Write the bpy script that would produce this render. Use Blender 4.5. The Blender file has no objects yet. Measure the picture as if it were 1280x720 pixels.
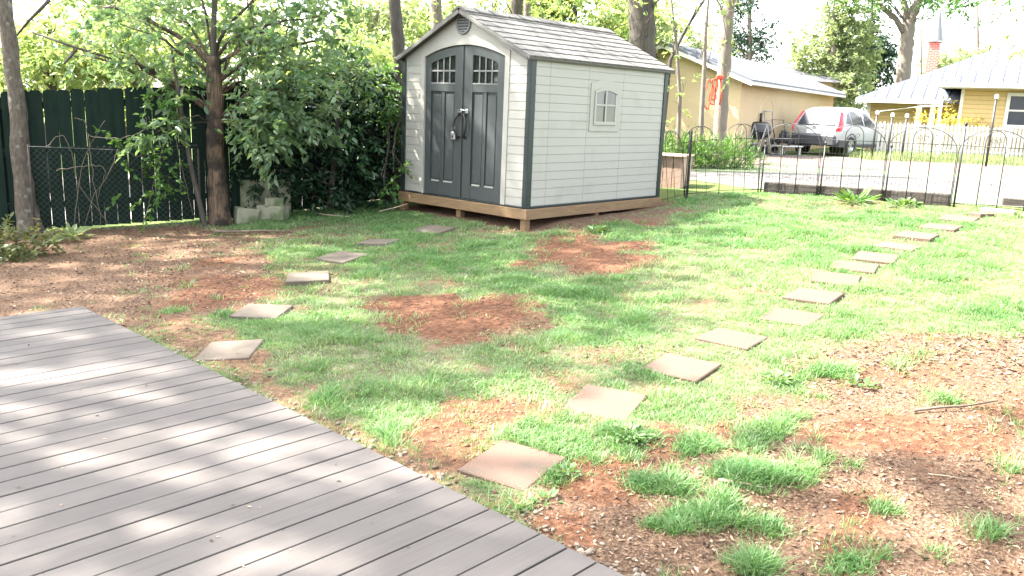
import bpy, math, random
import numpy as np
from mathutils import Matrix, Vector
S = bpy.context.scene; COL = S.collection
# ------------------------------------------------------------------ camera, sky, sun, exposure
F, PITCH, ROLL, CH = 1050.1, math.radians(12.232), math.radians(2.308), 1.8423
fw = np.array([0, math.cos(PITCH), -math.sin(PITCH)]); rt = np.array([1., 0, 0]); up = np.cross(rt, fw)
cr, sr = math.cos(ROLL), math.sin(ROLL)
RT, UP = cr*rt + sr*up, -sr*rt + cr*up
cam = bpy.data.cameras.new('camera'); camo = bpy.data.objects.new('camera', cam); COL.objects.link(camo)
cam.sensor_width = 36; cam.lens = F/1280*36; cam.clip_start = .05; cam.clip_end = 3000
camo.matrix_world = Matrix(((RT[0], UP[0], -fw[0], 0), (RT[1], UP[1], -fw[1], 0), (RT[2], UP[2], -fw[2], CH), (0, 0, 0, 1)))
S.camera = camo
SUN = Vector((-.976*math.cos(math.radians(50)), .20*math.cos(math.radians(50)), math.sin(math.radians(50)))).normalized()
W = bpy.data.worlds.new('World'); S.world = W; W.use_nodes = True
wn = W.node_tree.nodes; wl = W.node_tree.links
sky = wn.new('ShaderNodeTexSky'); sky.sky_type = 'NISHITA'; sky.sun_disc = False
sky.sun_elevation = math.asin(SUN.z); sky.sun_rotation = math.atan2(SUN.x, SUN.y); sky.dust_density = 3.0; sky.air_density = 1.0
hs = wn.new('ShaderNodeHueSaturation'); hs.inputs['Saturation'].default_value = .35
wl.new(sky.outputs[0], hs.inputs['Color']); wl.new(hs.outputs[0], wn['Background'].inputs['Color'])
wn['Background'].inputs['Strength'].default_value = .15
sl = bpy.data.lights.new('sun', 'SUN'); sl.energy = 4.0; sl.angle = math.radians(.7); sl.color = (1, .95, .87)
so = bpy.data.objects.new('sun', sl); COL.objects.link(so); so.rotation_euler = SUN.to_track_quat('Z', 'Y').to_euler()
S.view_settings.view_transform = 'Standard'; S.view_settings.look = 'None'; S.view_settings.gamma = 1
S.view_settings.use_curve_mapping = False; S.view_settings.exposure = 3.22
S.render.engine = 'CYCLES'; S.cycles.use_denoising = True; S.cycles.max_bounces = 7; S.cycles.diffuse_bounces = 4
S.cycles.transmission_bounces = 4; S.cycles.transparent_max_bounces = 8; S.cycles.sample_clamp_indirect = 6
S.cycles.caustics_reflective = False; S.cycles.caustics_refractive = False
# ------------------------------------------------------------------ helpers
rng = np.random.default_rng(7); random.seed(7); R = math.radians
def sstep(a, b, x):
    t = np.clip((x-a)/(b-a), 0, 1); return t*t*(3-2*t)
def vnoise(x, y, s, seed=0):
    x = np.asarray(x, float)/s + 917.3 + seed*13.7; y = np.asarray(y, float)/s + 511.9 + seed*7.1
    i, j = np.floor(x), np.floor(y); u, v = x-i, y-j; u = u*u*(3-2*u); v = v*v*(3-2*v)
    def h(a, b):
        q = np.sin(a*127.1 + b*311.7 + seed*74.7)*43758.5453; return q-np.floor(q)
    return (h(i, j)*(1-u)+h(i+1, j)*u)*(1-v) + (h(i, j+1)*(1-u)+h(i+1, j+1)*u)*v
def fbm(x, y, s, seed=0, o=3):
    t = 0; a = .5; n = 0
    for k in range(o): t = t+a*vnoise(x, y, s/2**k, seed+k*5); n += a; a *= .5
    return t/n
SH = (.135, 10.73, .559, .832)                                       # shed: corner, floor height, heading
def G(x, y):                                                          # height of the ground
    x = np.asarray(x, float); y = np.asarray(y, float)
    p = .06*x + .041*(y-3); k = .12
    t = -k*np.log(np.exp(-p/k)+np.exp(-.80/k)); t = k*np.log(np.exp(t/k)+np.exp(-.5/k))
    t = t - .22*sstep(14, 28, y)
    t = t - .05*np.exp(-((x-.1)**2+(y-10.65)**2)/.5)
    slx = (x-SH[0])*math.cos(SH[3])+(y-SH[1])*math.sin(SH[3]); sly = -(x-SH[0])*math.sin(SH[3])+(y-SH[1])*math.cos(SH[3])
    t = t - .115*sstep(.6, 2.6, slx)*sstep(4.0, 3.2, slx)*np.exp(-((sly-.3)/.75)**2)
    near = sstep(16, 13, y)*sstep(-12, -8, x)*sstep(14, 10, x)
    return t + near*(.05*(fbm(x, y, 1.3, 3)-.5) + .02*(vnoise(x, y, .25, 9)-.5))
def g1(x, y): return float(G(x, y))
def at(u, v, Y):                                                      # the point at depth Y seen at (u, v) of the photograph
    d = (u-640)/F*RT - (v-360)/F*UP + fw; t = Y/d[1]; return np.array([0, 0, CH]) + d*t
def link(o, parent=None):
    COL.objects.link(o)
    if parent is not None: o.parent = parent
    return o
def tag(o, label=None, cat=None, group=None, kind=None):
    if label: o['label'] = label
    if cat: o['category'] = cat
    if group: o['group'] = group
    if kind: o['kind'] = kind
    return o
def empty(name, loc=(0, 0, 0), rz=0, label=None, cat=None, group=None):
    o = bpy.data.objects.new(name, None); link(o); o.location = loc; o.rotation_euler = (0, 0, rz)
    o.empty_display_size = .2
    return tag(o, label, cat, group)
def copy_tree(o, parent=None):
    c = o.copy(); link(c)
    if parent is not None: c.parent = parent
    for ch in list(o.children): copy_tree(ch, c)
    return c
def np_mesh(name, V, Fq, mat, parent=None, rnd=None, smooth=None, attrs=None):
    V = np.asarray(V, np.float32).reshape(-1, 3); Fq = np.asarray(Fq, np.int32); k = Fq.shape[1]; n = len(Fq)
    me = bpy.data.meshes.new(name); me.vertices.add(len(V)); me.vertices.foreach_set('co', V.ravel())
    me.loops.add(n*k); me.loops.foreach_set('vertex_index', Fq.ravel())
    me.polygons.add(n); me.polygons.foreach_set('loop_start', np.arange(0, n*k, k, dtype=np.int32))
    if smooth is not None: me.polygons.foreach_set('use_smooth', np.full(n, bool(smooth)))
    me.update(calc_edges=True)
    at_ = dict(attrs or {})
    if rnd is not None: at_['rnd'] = rnd
    for kname, val in at_.items():
        a = me.attributes.new(kname, 'FLOAT', 'POINT'); a.data.foreach_set('value', np.asarray(val, np.float32).ravel())
    me.materials.append(mat); o = bpy.data.objects.new(name, me); link(o, parent); return o
class MB:
    def __init__(s): s.v = []; s.f = []; s.sm = []
    def add(s, vs, fs, smooth=False):
        b = len(s.v); s.v += [tuple(map(float, p)) for p in vs]; s.f += [tuple(i+b for i in f) for f in fs]; s.sm += [smooth]*len(fs); return s
    def box(s, a, b, ch=0):
        x0, y0, z0 = [min(p, q) for p, q in zip(a, b)]; x1, y1, z1 = [max(p, q) for p, q in zip(a, b)]
        if ch <= 0:
            vs = [(x0, y0, z0), (x1, y0, z0), (x1, y1, z0), (x0, y1, z0), (x0, y0, z1), (x1, y0, z1), (x1, y1, z1), (x0, y1, z1)]
            return s.add(vs, [(0, 3, 2, 1), (4, 5, 6, 7), (0, 1, 5, 4), (1, 2, 6, 5), (2, 3, 7, 6), (3, 0, 4, 7)])
        c = min(ch, (x1-x0)/2.1, (y1-y0)/2.1, (z1-z0)/2.1); vs = []; idx = {}
        for ix, X in enumerate((x0, x1)):
            for iy, Y in enumerate((y0, y1)):
                for iz, Z in enumerate((z0, z1)):
                    sx, sy, sz = (1-2*ix)*c, (1-2*iy)*c, (1-2*iz)*c
                    for ax, p in enumerate(((X, Y+sy, Z+sz), (X+sx, Y, Z+sz), (X+sx, Y+sy, Z))):
                        idx[ix, iy, iz, ax] = len(vs); vs.append(p)
        fs = []
        for i in (0, 1):
            fl = (lambda t: t) if i else (lambda t: t[::-1])
            fs.append(fl((idx[i, 0, 0, 0], idx[i, 1, 0, 0], idx[i, 1, 1, 0], idx[i, 0, 1, 0])))
            fs.append(fl((idx[0, i, 0, 1], idx[0, i, 1, 1], idx[1, i, 1, 1], idx[1, i, 0, 1])))
            fs.append(fl((idx[0, 0, i, 2], idx[1, 0, i, 2], idx[1, 1, i, 2], idx[0, 1, i, 2])))
        for i in (0, 1):
            for j in (0, 1):
                e1 = (idx[0, i, j, 1], idx[1, i, j, 1], idx[1, i, j, 2], idx[0, i, j, 2]); fs.append(e1 if (i ^ j) else e1[::-1])
                e2 = (idx[i, 0, j, 0], idx[i, 1, j, 0], idx[i, 1, j, 2], idx[i, 0, j, 2]); fs.append(e2[::-1] if (i ^ j) else e2)
                e3 = (idx[i, j, 0, 0], idx[i, j, 1, 0], idx[i, j, 1, 1], idx[i, j, 0, 1]); fs.append(e3 if (i ^ j) else e3[::-1])
                for k in (0, 1):
                    t = (idx[i, j, k, 0], idx[i, j, k, 1], idx[i, j, k, 2]); fs.append(t if (i ^ j ^ k) else t[::-1])
        return s.add(vs, fs)
    def tube(s, pts, r, n=6, cap=True, smooth=True, wob=0, seed=0):
        P = [np.array(p, float) for p in pts]; m = len(P); rr = r if hasattr(r, '__len__') else [r]*m
        vs = []; prev = None; rg = np.random.default_rng(seed)
        for i in range(m):
            t = P[min(i+1, m-1)]-P[max(i-1, 0)]; t = t/(np.linalg.norm(t)+1e-9)
            if prev is None: a = np.cross(t, (0, 0, 1.) if abs(t[2]) < .9 else (1., 0, 0))
            else: a = prev-t*(prev@t)
            a = a/(np.linalg.norm(a)+1e-9); prev = a; b = np.cross(t, a)
            for k in range(n):
                q = 2*math.pi*k/n; w = 1+wob*(rg.random()-.5)*2
                vs.append(P[i]+(a*math.cos(q)+b*math.sin(q))*rr[i]*w)
        fs = [(i*n+k, i*n+(k+1) % n, (i+1)*n+(k+1) % n, (i+1)*n+k) for i in range(m-1) for k in range(n)]
        s.add(vs, fs, smooth)
        if cap: s.f += [tuple(len(s.v)-m*n+k for k in range(n))[::-1], tuple(len(s.v)-n+k for k in range(n))]; s.sm += [False]*2
        return s
    def prism(s, poly, z0, z1, ax=2):
        # polygon in two axes extruded along the third
        n = len(poly)
        def mk(p, z): return {0: (z, p[0], p[1]), 1: (p[0], z, p[1]), 2: (p[0], p[1], z)}[ax]
        vs = [mk(p, z0) for p in poly]+[mk(p, z1) for p in poly]
        return s.add(vs, [tuple(range(n))[::-1], tuple(range(n, 2*n))]+[(i, (i+1) % n, n+(i+1) % n, n+i) for i in range(n)])
    def lathe(s, prof, n=20, M=None):
        vs = []
        for r, z in prof:
            for k in range(n): q = 2*math.pi*k/n; vs.append((r*math.cos(q), r*math.sin(q), z))
        if M is not None: vs = [tuple(M @ Vector(v)) for v in vs]
        m = len(prof)
        return s.add(vs, [(i*n+k, i*n+(k+1) % n, (i+1)*n+(k+1) % n, (i+1)*n+k) for i in range(m-1) for k in range(n)], True)
    def build(s, name, mat, parent=None, fix=True):
        me = bpy.data.meshes.new(name); me.from_pydata(s.v, [], s.f); me.polygons.foreach_set('use_smooth', s.sm)
        me.update()
        if fix:
            import bmesh
            bm = bmesh.new(); bm.from_mesh(me); bmesh.ops.recalc_face_normals(bm, faces=bm.faces); bm.to_mesh(me); bm.free()
        me.materials.append(mat); return link(bpy.data.objects.new(name, me), parent)
# ------------------------------------------------------------------ materials
def newmat(name):
    m = bpy.data.materials.new(name); m.use_nodes = True; nt = m.node_tree; return m, nt, nt.nodes, nt.links, nt.nodes['Principled BSDF']
def mk(name, c1, c2=None, scale=8, rough=.7, bump=0, bscale=40, metal=0, stretch=(1, 1, 1), spec=.4, detail=5, rnd=0, dirt=None):
    m, nt, N, L, B = newmat(name); B.inputs['Roughness'].default_value = rough; B.inputs['Metallic'].default_value = metal
    B.inputs['Specular IOR Level'].default_value = spec
    tc = N.new('ShaderNodeTexCoord'); mp = N.new('ShaderNodeMapping'); mp.inputs['Scale'].default_value = stretch; L.new(tc.outputs['Object'], mp.inputs[0])
    c2 = c2 or tuple(k*.8 for k in c1)
    nz = N.new('ShaderNodeTexNoise'); nz.inputs['Scale'].default_value = scale; nz.inputs['Detail'].default_value = detail; L.new(mp.outputs[0], nz.inputs['Vector'])
    cp = N.new('ShaderNodeValToRGB'); cp.color_ramp.elements[0].position = .3; cp.color_ramp.elements[1].position = .7
    cp.color_ramp.elements[0].color = (*c1, 1); cp.color_ramp.elements[1].color = (*c2, 1); L.new(nz.outputs[0], cp.inputs[0]); out = cp.outputs[0]
    if dirt:
        dc, dsc, lo, hi = dirt
        n2 = N.new('ShaderNodeTexNoise'); n2.inputs['Scale'].default_value = dsc; n2.inputs['Detail'].default_value = 6; L.new(tc.outputs['Object'], n2.inputs['Vector'])
        mr = N.new('ShaderNodeMapRange'); mr.inputs[1].default_value = lo; mr.inputs[2].default_value = hi; L.new(n2.outputs[0], mr.inputs[0])
        mx = N.new('ShaderNodeMix'); mx.data_type = 'RGBA'; L.new(mr.outputs[0], mx.inputs[0]); L.new(out, mx.inputs[6]); mx.inputs[7].default_value = (*dc, 1); out = mx.outputs[2]
    if rnd:
        oi = N.new('ShaderNodeObjectInfo'); mr = N.new('ShaderNodeMapRange'); mr.inputs[3].default_value = 1-rnd; mr.inputs[4].default_value = 1+rnd; L.new(oi.outputs['Random'], mr.inputs[0])
        vm = N.new('ShaderNodeVectorMath'); vm.operation = 'SCALE'; L.new(out, vm.inputs[0]); L.new(mr.outputs[0], vm.inputs['Scale']); out = vm.outputs[0]
    L.new(out, B.inputs['Base Color'])
    if bump:
        nb = N.new('ShaderNodeTexNoise'); nb.inputs['Scale'].default_value = bscale; nb.inputs['Detail'].default_value = 6; L.new(mp.outputs[0], nb.inputs['Vector'])
        bp = N.new('ShaderNodeBump'); bp.inputs['Strength'].default_value = bump; bp.inputs['Distance'].default_value = .02; L.new(nb.outputs[0], bp.inputs['Height']); L.new(bp.outputs[0], B.inputs['Normal'])
    return m
def leafmat(name, cols, trans=.4, rough=.5, tcol=1.5, tb=.5):
    m, nt, N, L, B = newmat(name); B.inputs['Roughness'].default_value = rough; B.inputs['Specular IOR Level'].default_value = .35
    a = N.new('ShaderNodeAttribute'); a.attribute_name = 'rnd'; cp = N.new('ShaderNodeValToRGB'); el = cp.color_ramp.elements
    while len(el) < len(cols): el.new(.5)
    for i, c in enumerate(cols): el[i].position = i/(len(cols)-1); el[i].color = (*c, 1)
    L.new(a.outputs['Fac'], cp.inputs[0]); L.new(cp.outputs[0], B.inputs['Base Color'])
    tr = N.new('ShaderNodeBsdfTranslucent'); vm = N.new('ShaderNodeVectorMath'); vm.operation = 'MULTIPLY'; vm.inputs[1].default_value = (tcol*1.05, tcol, tcol*tb)
    L.new(cp.outputs[0], vm.inputs[0]); L.new(vm.outputs[0], tr.inputs[0])
    mx = N.new('ShaderNodeMixShader'); mx.inputs[0].default_value = trans; L.new(B.outputs[0], mx.inputs[1]); L.new(tr.outputs[0], mx.inputs[2])
    L.new(mx.outputs[0], N['Material Output'].inputs[0]); return m
M = {}
M['cream'] = mk('cream resin', (.295, .286, .254), (.280, .271, .240), 1.5, .55, .08, 60, dirt=((.25, .238, .203), 2.5, .55, .8))
M['door'] = mk('grey green resin', (.044, .051, .050), (.037, .044, .043), 3, .5, .10, 30, stretch=(1, 4, .5))
M['trimg'] = mk('dark green resin', (.011, .020, .019), (.009, .016, .0155), 3, .45, .05, 30)
M['shinglec'] = None
M['glass_dark'] = mk('dark glass', (.01, .012, .012), (.014, .016, .016), 3, .08, spec=.6)
M['pane'] = mk('window pane', (.16, .15, .152), (.20, .19, .19), 4, .08, spec=.6)
M['lumber'] = mk('treated lumber', (.20, .12, .062), (.135, .078, .04), 5, .75, .25, 30, stretch=(1, 1, 9), dirt=((.14, .09, .05), 3, .52, .75))
M['lumber_h'] = mk('treated lumber boards', (.215, .138, .070), (.135, .084, .042), 6, .75, .25, 30, stretch=(1.2, 1.2, 12), dirt=((.16, .10, .055), 2.5, .5, .75))
M['black'] = mk('black metal', (.012, .012, .012), (.02, .019, .018), 20, .45)
M['steel'] = mk('steel', (.5, .5, .5), (.42, .42, .42), 20, .35, metal=.8)
M['white'] = mk('white plastic', (.78, .78, .76), (.7, .7, .68), 8, .4)
M['deckm'] = None
M['stone_tan'] = mk('tan concrete', (.098, .056, .037), (.074, .048, .034), 3.5, .85, .3, 90, rnd=.12, dirt=((.062, .047, .034), 5, .56, .75))
M['stone_grey'] = mk('grey brown concrete', (.108, .083, .062), (.088, .070, .052), 4, .85, .3, 90, rnd=.10, dirt=((.07, .062, .045), 5, .55, .75))
M['fence'] = mk('dark green fence paint', (.010, .021, .0155), (.006, .013, .0095), 4, .85, .3, 30, stretch=(4, 4, .6), spec=.08, dirt=((.010, .018, .014), 3, .5, .7))
M['wire'] = mk('galvanised wire', (.07, .075, .072), (.05, .055, .052), 30, .6)
M['bark_d'] = mk('dark bark', (.035, .030, .024), (.075, .064, .052), 9, .9, .9, 18, stretch=(2.5, 2.5, .5))
M['bark_b'] = mk('grey brown bark', (.06, .05, .038), (.125, .105, .08), 12, .9, 1.0, 26, stretch=(2.6, 2.6, .9), dirt=((.19, .185, .15), 9, .58, .68))
M['bark_p'] = mk('peeling trunk', (.165, .11, .068), (.026, .020, .015), 7, .9, 1.0, 16, stretch=(6, 6, .5), dirt=((.025, .019, .014), 4, .47, .58))
M['bark_l'] = mk('pale bark', (.17, .14, .115), (.12, .10, .08), 8, .9, .6, 20, stretch=(2, 2, .6))
M['twig'] = mk('dry twig', (.36, .28, .2), (.26, .2, .14), 20, .8)
M['twig_d'] = mk('dark twig', (.07, .05, .038), (.12, .09, .065), 20, .85)
M['block'] = mk('mossy concrete block', (.24, .23, .17), (.15, .16, .10), 7, .9, .5, 50, dirt=((.07, .10, .04), 5, .5, .66))
M['timber'] = mk('dark timber', (.06, .048, .038), (.035, .03, .024), 8, .85, .5, 30, stretch=(.6, 4, 4))
M['brickp'] = mk('pinkish edging brick', (.40, .28, .21), (.30, .20, .15), 14, .9, .4, 60, rnd=.1)
M['tanwall'] = mk('tan stucco', (.43, .335, .205), (.39, .305, .185), 1.2, .9, .2, 30, dirt=((.43, .325, .19), .7, .5, .75))
M['yellow'] = None
M['roofm'] = mk('metal roof', (.125, .133, .15), (.108, .116, .132), .8, .6, spec=.15)
M['roofg'] = mk('grey roof', (.25, .25, .26), (.2, .2, .21), 3, .8)
M['trimw'] = mk('white trim', (.50, .49, .45), (.45, .44, .40), 3, .6)
M['redbrick'] = None
M['picket'] = mk('weathered white picket', (.50, .475, .455), (.44, .415, .39), 3, .75, .1, 30, dirt=((.45, .40, .35), 4, .55, .75))
M['carw'] = mk('silver white car paint', (.36, .37, .37), (.34, .35, .35), 1, .25, spec=.4, metal=.1)
M['card'] = mk('dark car plastic', (.05, .052, .056), (.04, .042, .046), 5, .5)
M['cglass'] = mk('car glass', (.03, .035, .045), (.04, .045, .055), 1, .18, spec=.35)
M['tyre'] = mk('tyre rubber', (.02, .02, .02), (.028, .027, .026), 10, .85)
M['rim'] = mk('alloy', (.55, .55, .55), (.5, .5, .5), 5, .3, metal=.7)
M['red'] = mk('red lens', (.55, .015, .03), (.48, .012, .02), 4, .2, spec=.6)
M['hose'] = mk('orange red hose', (.50, .07, .03), (.42, .055, .025), 8, .5)
M['planter'] = mk('faded planter wood', (.42, .29, .22), (.34, .23, .17), 8, .8, .2, 30, stretch=(4, 4, .8))
M['chip'] = leafmat('mulch chips', [(.025, .015, .010), (.09, .052, .031), (.20, .13, .083), (.36, .27, .19)], .0, .9)
M['pebble'] = leafmat('pebbles', [(.09, .062, .042), (.15, .11, .075), (.20, .16, .118), (.13, .11, .092), (.25, .205, .155)], .0, .8)
M['grass'] = leafmat('grass blades', [(.048, .130, .034), (.082, .188, .054), (.126, .232, .082), (.19, .26, .125), (.29, .29, .18)], .40, .5, 1.4, .68)
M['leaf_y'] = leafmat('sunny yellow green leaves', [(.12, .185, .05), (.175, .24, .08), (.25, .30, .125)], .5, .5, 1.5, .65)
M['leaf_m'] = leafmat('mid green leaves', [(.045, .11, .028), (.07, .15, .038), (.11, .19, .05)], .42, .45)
M['leaf_l'] = leafmat('laurel leaves', [(.08, .155, .08), (.135, .21, .115), (.205, .27, .165)], .52, .28)
M['leaf_d'] = leafmat('dark shrub leaves', [(.008, .026, .011), (.015, .042, .018), (.032, .070, .032)], .22, .3)
M['leaf_e'] = leafmat('dark evergreen leaves', [(.018, .045, .028), (.03, .065, .04), (.05, .09, .055)], .2, .5)
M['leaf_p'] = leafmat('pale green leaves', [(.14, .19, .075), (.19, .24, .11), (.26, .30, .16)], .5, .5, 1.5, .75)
M['leaf_g'] = leafmat('golden shrub leaves', [(.34, .27, .05), (.42, .35, .08), (.36, .36, .11)], .4, .5)
M['leaf_n'] = leafmat('nandina leaves', [(.06, .085, .03), (.09, .12, .045), (.14, .11, .055)], .35, .5)
M['leaf_w'] = leafmat('weed leaves', [(.06, .13, .04), (.09, .17, .055), (.13, .20, .08)], .3, .45)
def mat_deck():
    m, nt, N, L, B = newmat('grey brown deck stain'); B.inputs['Roughness'].default_value = .72; B.inputs['Specular IOR Level'].default_value = .14
    tc = N.new('ShaderNodeTexCoord'); a = N.new('ShaderNodeAttribute'); a.attribute_name = 'rnd'
    mp = N.new('ShaderNodeMapping'); mp.inputs['Scale'].default_value = (1.0, 26, 26); L.new(tc.outputs['Object'], mp.inputs[0])
    ad = N.new('ShaderNodeVectorMath'); ad.operation = 'ADD'; L.new(mp.outputs[0], ad.inputs[0])
    cx = N.new('ShaderNodeCombineXYZ'); ml = N.new('ShaderNodeMath'); ml.operation = 'MULTIPLY'; ml.inputs[1].default_value = 37; L.new(a.outputs['Fac'], ml.inputs[0]); L.new(ml.outputs[0], cx.inputs[0]); L.new(cx.outputs[0], ad.inputs[1])
    nz = N.new('ShaderNodeTexNoise'); nz.inputs['Scale'].default_value = 2.2; nz.inputs['Detail'].default_value = 8; L.new(ad.outputs[0], nz.inputs['Vector'])
    cp = N.new('ShaderNodeValToRGB'); e = cp.color_ramp.elements; e[0].position = .25; e[0].color = (.083, .073, .067, 1); e[1].position = .78; e[1].color = (.099, .088, .081, 1); L.new(nz.outputs[0], cp.inputs[0])
    n2 = N.new('ShaderNodeTexNoise'); n2.inputs['Scale'].default_value = 3.0; n2.inputs['Detail'].default_value = 7; L.new(tc.outputs['Object'], n2.inputs['Vector'])
    mr = N.new('ShaderNodeMapRange'); mr.inputs[1].default_value = .48; mr.inputs[2].default_value = .8; mr.inputs[4].default_value = .55; L.new(n2.outputs[0], mr.inputs[0])
    mx = N.new('ShaderNodeMix'); mx.data_type = 'RGBA'; L.new(mr.outputs[0], mx.inputs[0]); L.new(cp.outputs[0], mx.inputs[6]); mx.inputs[7].default_value = (.112, .100, .092, 1)
    b2 = N.new('ShaderNodeMapRange'); b2.inputs[3].default_value = .92; b2.inputs[4].default_value = 1.08; L.new(a.outputs['Fac'], b2.inputs[0])
    vm = N.new('ShaderNodeVectorMath'); vm.operation = 'SCALE'; L.new(mx.outputs[2], vm.inputs[0]); L.new(b2.outputs[0], vm.inputs['Scale'])
    sp = N.new('ShaderNodeTexVoronoi'); sp.inputs['Scale'].default_value = 5.5; L.new(tc.outputs['Object'], sp.inputs['Vector'])
    sm = N.new('ShaderNodeMapRange'); sm.inputs[1].default_value = .035; sm.inputs[2].default_value = .05; sm.inputs[3].default_value = .6; sm.inputs[4].default_value = 0; L.new(sp.outputs['Distance'], sm.inputs[0])
    m2 = N.new('ShaderNodeMix'); m2.data_type = 'RGBA'; L.new(sm.outputs[0], m2.inputs[0]); L.new(vm.outputs[0], m2.inputs[6]); m2.inputs[7].default_value = (.04, .034, .03, 1)
    L.new(m2.outputs[2], B.inputs['Base Color'])
    bp = N.new('ShaderNodeBump'); bp.inputs['Strength'].default_value = .12; bp.inputs['Distance'].default_value = .006; L.new(nz.outputs[0], bp.inputs['Height']); L.new(bp.outputs[0], B.inputs['Normal'])
    return m
M['deckm'] = mat_deck()
def mat_brick(name, c1, c2, cm, sx, sz, axis='XZ', bw=.3, bh=.2, mortar=.01, rough=.85, bump=.5):
    m, nt, N, L, B = newmat(name); B.inputs['Roughness'].default_value = rough
    tc = N.new('ShaderNodeTexCoord'); sp = N.new('ShaderNodeSeparateXYZ'); cb = N.new('ShaderNodeCombineXYZ'); L.new(tc.outputs['Object'], sp.inputs[0])
    L.new(sp.outputs[axis[0]], cb.inputs[0]); L.new(sp.outputs[axis[1]], cb.inputs[1])
    br = N.new('ShaderNodeTexBrick'); br.inputs['Scale'].default_value = 1; br.inputs['Brick Width'].default_value = bw; br.inputs['Row Height'].default_value = bh; br.inputs['Mortar Size'].default_value = mortar
    br.inputs['Color1'].default_value = (*c1, 1); br.inputs['Color2'].default_value = (*c2, 1); br.inputs['Mortar'].default_value = (*cm, 1); L.new(cb.outputs[0], br.inputs[0])
    nz = N.new('ShaderNodeTexNoise'); nz.inputs['Scale'].default_value = 14; nz.inputs['Detail'].default_value = 5; L.new(tc.outputs['Object'], nz.inputs['Vector'])
    mr = N.new('ShaderNodeMapRange'); mr.inputs[3].default_value = .8; mr.inputs[4].default_value = 1.2; L.new(nz.outputs[0], mr.inputs[0])
    vm = N.new('ShaderNodeVectorMath'); vm.operation = 'SCALE'; L.new(br.outputs[0], vm.inputs[0]); L.new(mr.outputs[0], vm.inputs['Scale']); L.new(vm.outputs[0], B.inputs['Base Color'])
    bp = N.new('ShaderNodeBump'); bp.inputs['Strength'].default_value = bump; bp.inputs['Distance'].default_value = .01; bp.invert = True; L.new(br.outputs['Fac'], bp.inputs['Height']); L.new(bp.outputs[0], B.inputs['Normal'])
    return m
M['shinglec'] = mat_brick('weathered taupe shingle', (.088, .083, .072), (.106, .099, .087), (.048, .045, .04), 1, 1, 'XY', .29, .5, .012)
M['redbrick'] = mat_brick('red chimney brick', (.50, .07, .05), (.42, .055, .04), (.45, .2, .16), 1, 1, 'XZ', .22, .075, .012)
M['yellow'] = mat_brick('yellow lap siding', (.42, .31, .135), (.40, .295, .128), (.26, .19, .08), 1, 1, 'XZ', 40, .16, .012)
def mat_ground():
    m, nt, N, L, B = newmat('yard soil and thatch'); B.inputs['Roughness'].default_value = .95; B.inputs['Specular IOR Level'].default_value = .15
    tc = N.new('ShaderNodeTexCoord')
    def noise(s, d=6):
        n = N.new('ShaderNodeTexNoise'); n.inputs['Scale'].default_value = s; n.inputs['Detail'].default_value = d; n.inputs['Roughness'].default_value = .65; L.new(tc.outputs['Object'], n.inputs['Vector']); return n.outputs[0]
    def ramp(src, *st):
        c = N.new('ShaderNodeValToRGB'); e = c.color_ramp.elements
        while len(e) < len(st): e.new(.5)
        for i, (p, q) in enumerate(st): e[i].position = p; e[i].color = (*q, 1)
        L.new(src, c.inputs[0]); return c.outputs[0]
    def mix(f, a, b):
        x = N.new('ShaderNodeMix'); x.data_type = 'RGBA'; L.new(f, x.inputs[0]); L.new(a, x.inputs[6]); L.new(b, x.inputs[7]); return x.outputs[2]
    def att(n, amp=.5):
        a = N.new('ShaderNodeAttribute'); a.attribute_name = n; s = N.new('ShaderNodeMath'); s.operation = 'ADD'; L.new(a.outputs['Fac'], s.inputs[0])
        q = N.new('ShaderNodeMath'); q.operation = 'MULTIPLY_ADD'; q.inputs[1].default_value = amp; q.inputs[2].default_value = -amp/2; L.new(nf, q.inputs[0]); L.new(q.outputs[0], s.inputs[1])
        r = N.new('ShaderNodeMapRange'); r.inputs[1].default_value = .3; r.inputs[2].default_value = .7; L.new(s.outputs[0], r.inputs[0]); return r.outputs[0]
    nf = noise(22, 8); nm = noise(7, 7); nb = noise(60, 5); nl = noise(1.6, 4)
    thatch = ramp(nm, (.3, (.060, .070, .030)), (.5, (.105, .105, .055)), (.72, (.18, .165, .105)))
    soil = ramp(nf, (.28, (.048, .027, .016)), (.5, (.14, .083, .05)), (.75, (.27, .18, .112)))
    red = ramp(nf, (.27, (.038, .017, .010)), (.5, (.12, .055, .029)), (.75, (.25, .13, .076)))
    mul = ramp(nb, (.3, (.038, .022, .014)), (.5, (.125, .075, .047)), (.7, (.26, .178, .115)))
    c = mix(att('bare'), thatch, soil); c = mix(att('mulch', .8), c, mul); c = mix(att('red', 1.3), c, red)
    far = ramp(nl, (.3, (.06, .10, .025)), (.6, (.11, .15, .04)), (.8, (.17, .17, .07)))
    c = mix(att('far', .3), c, far)
    L.new(c, B.inputs['Base Color'])
    ad = N.new('ShaderNodeMath'); ad.operation = 'ADD'; L.new(nf, ad.inputs[0]); L.new(nb, ad.inputs[1])
    bp = N.new('ShaderNodeBump'); bp.inputs['Strength'].default_value = .9; bp.inputs['Distance'].default_value = .03; L.new(ad.outputs[0], bp.inputs['Height']); L.new(bp.outputs[0], B.inputs['Normal']); return m
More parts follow.
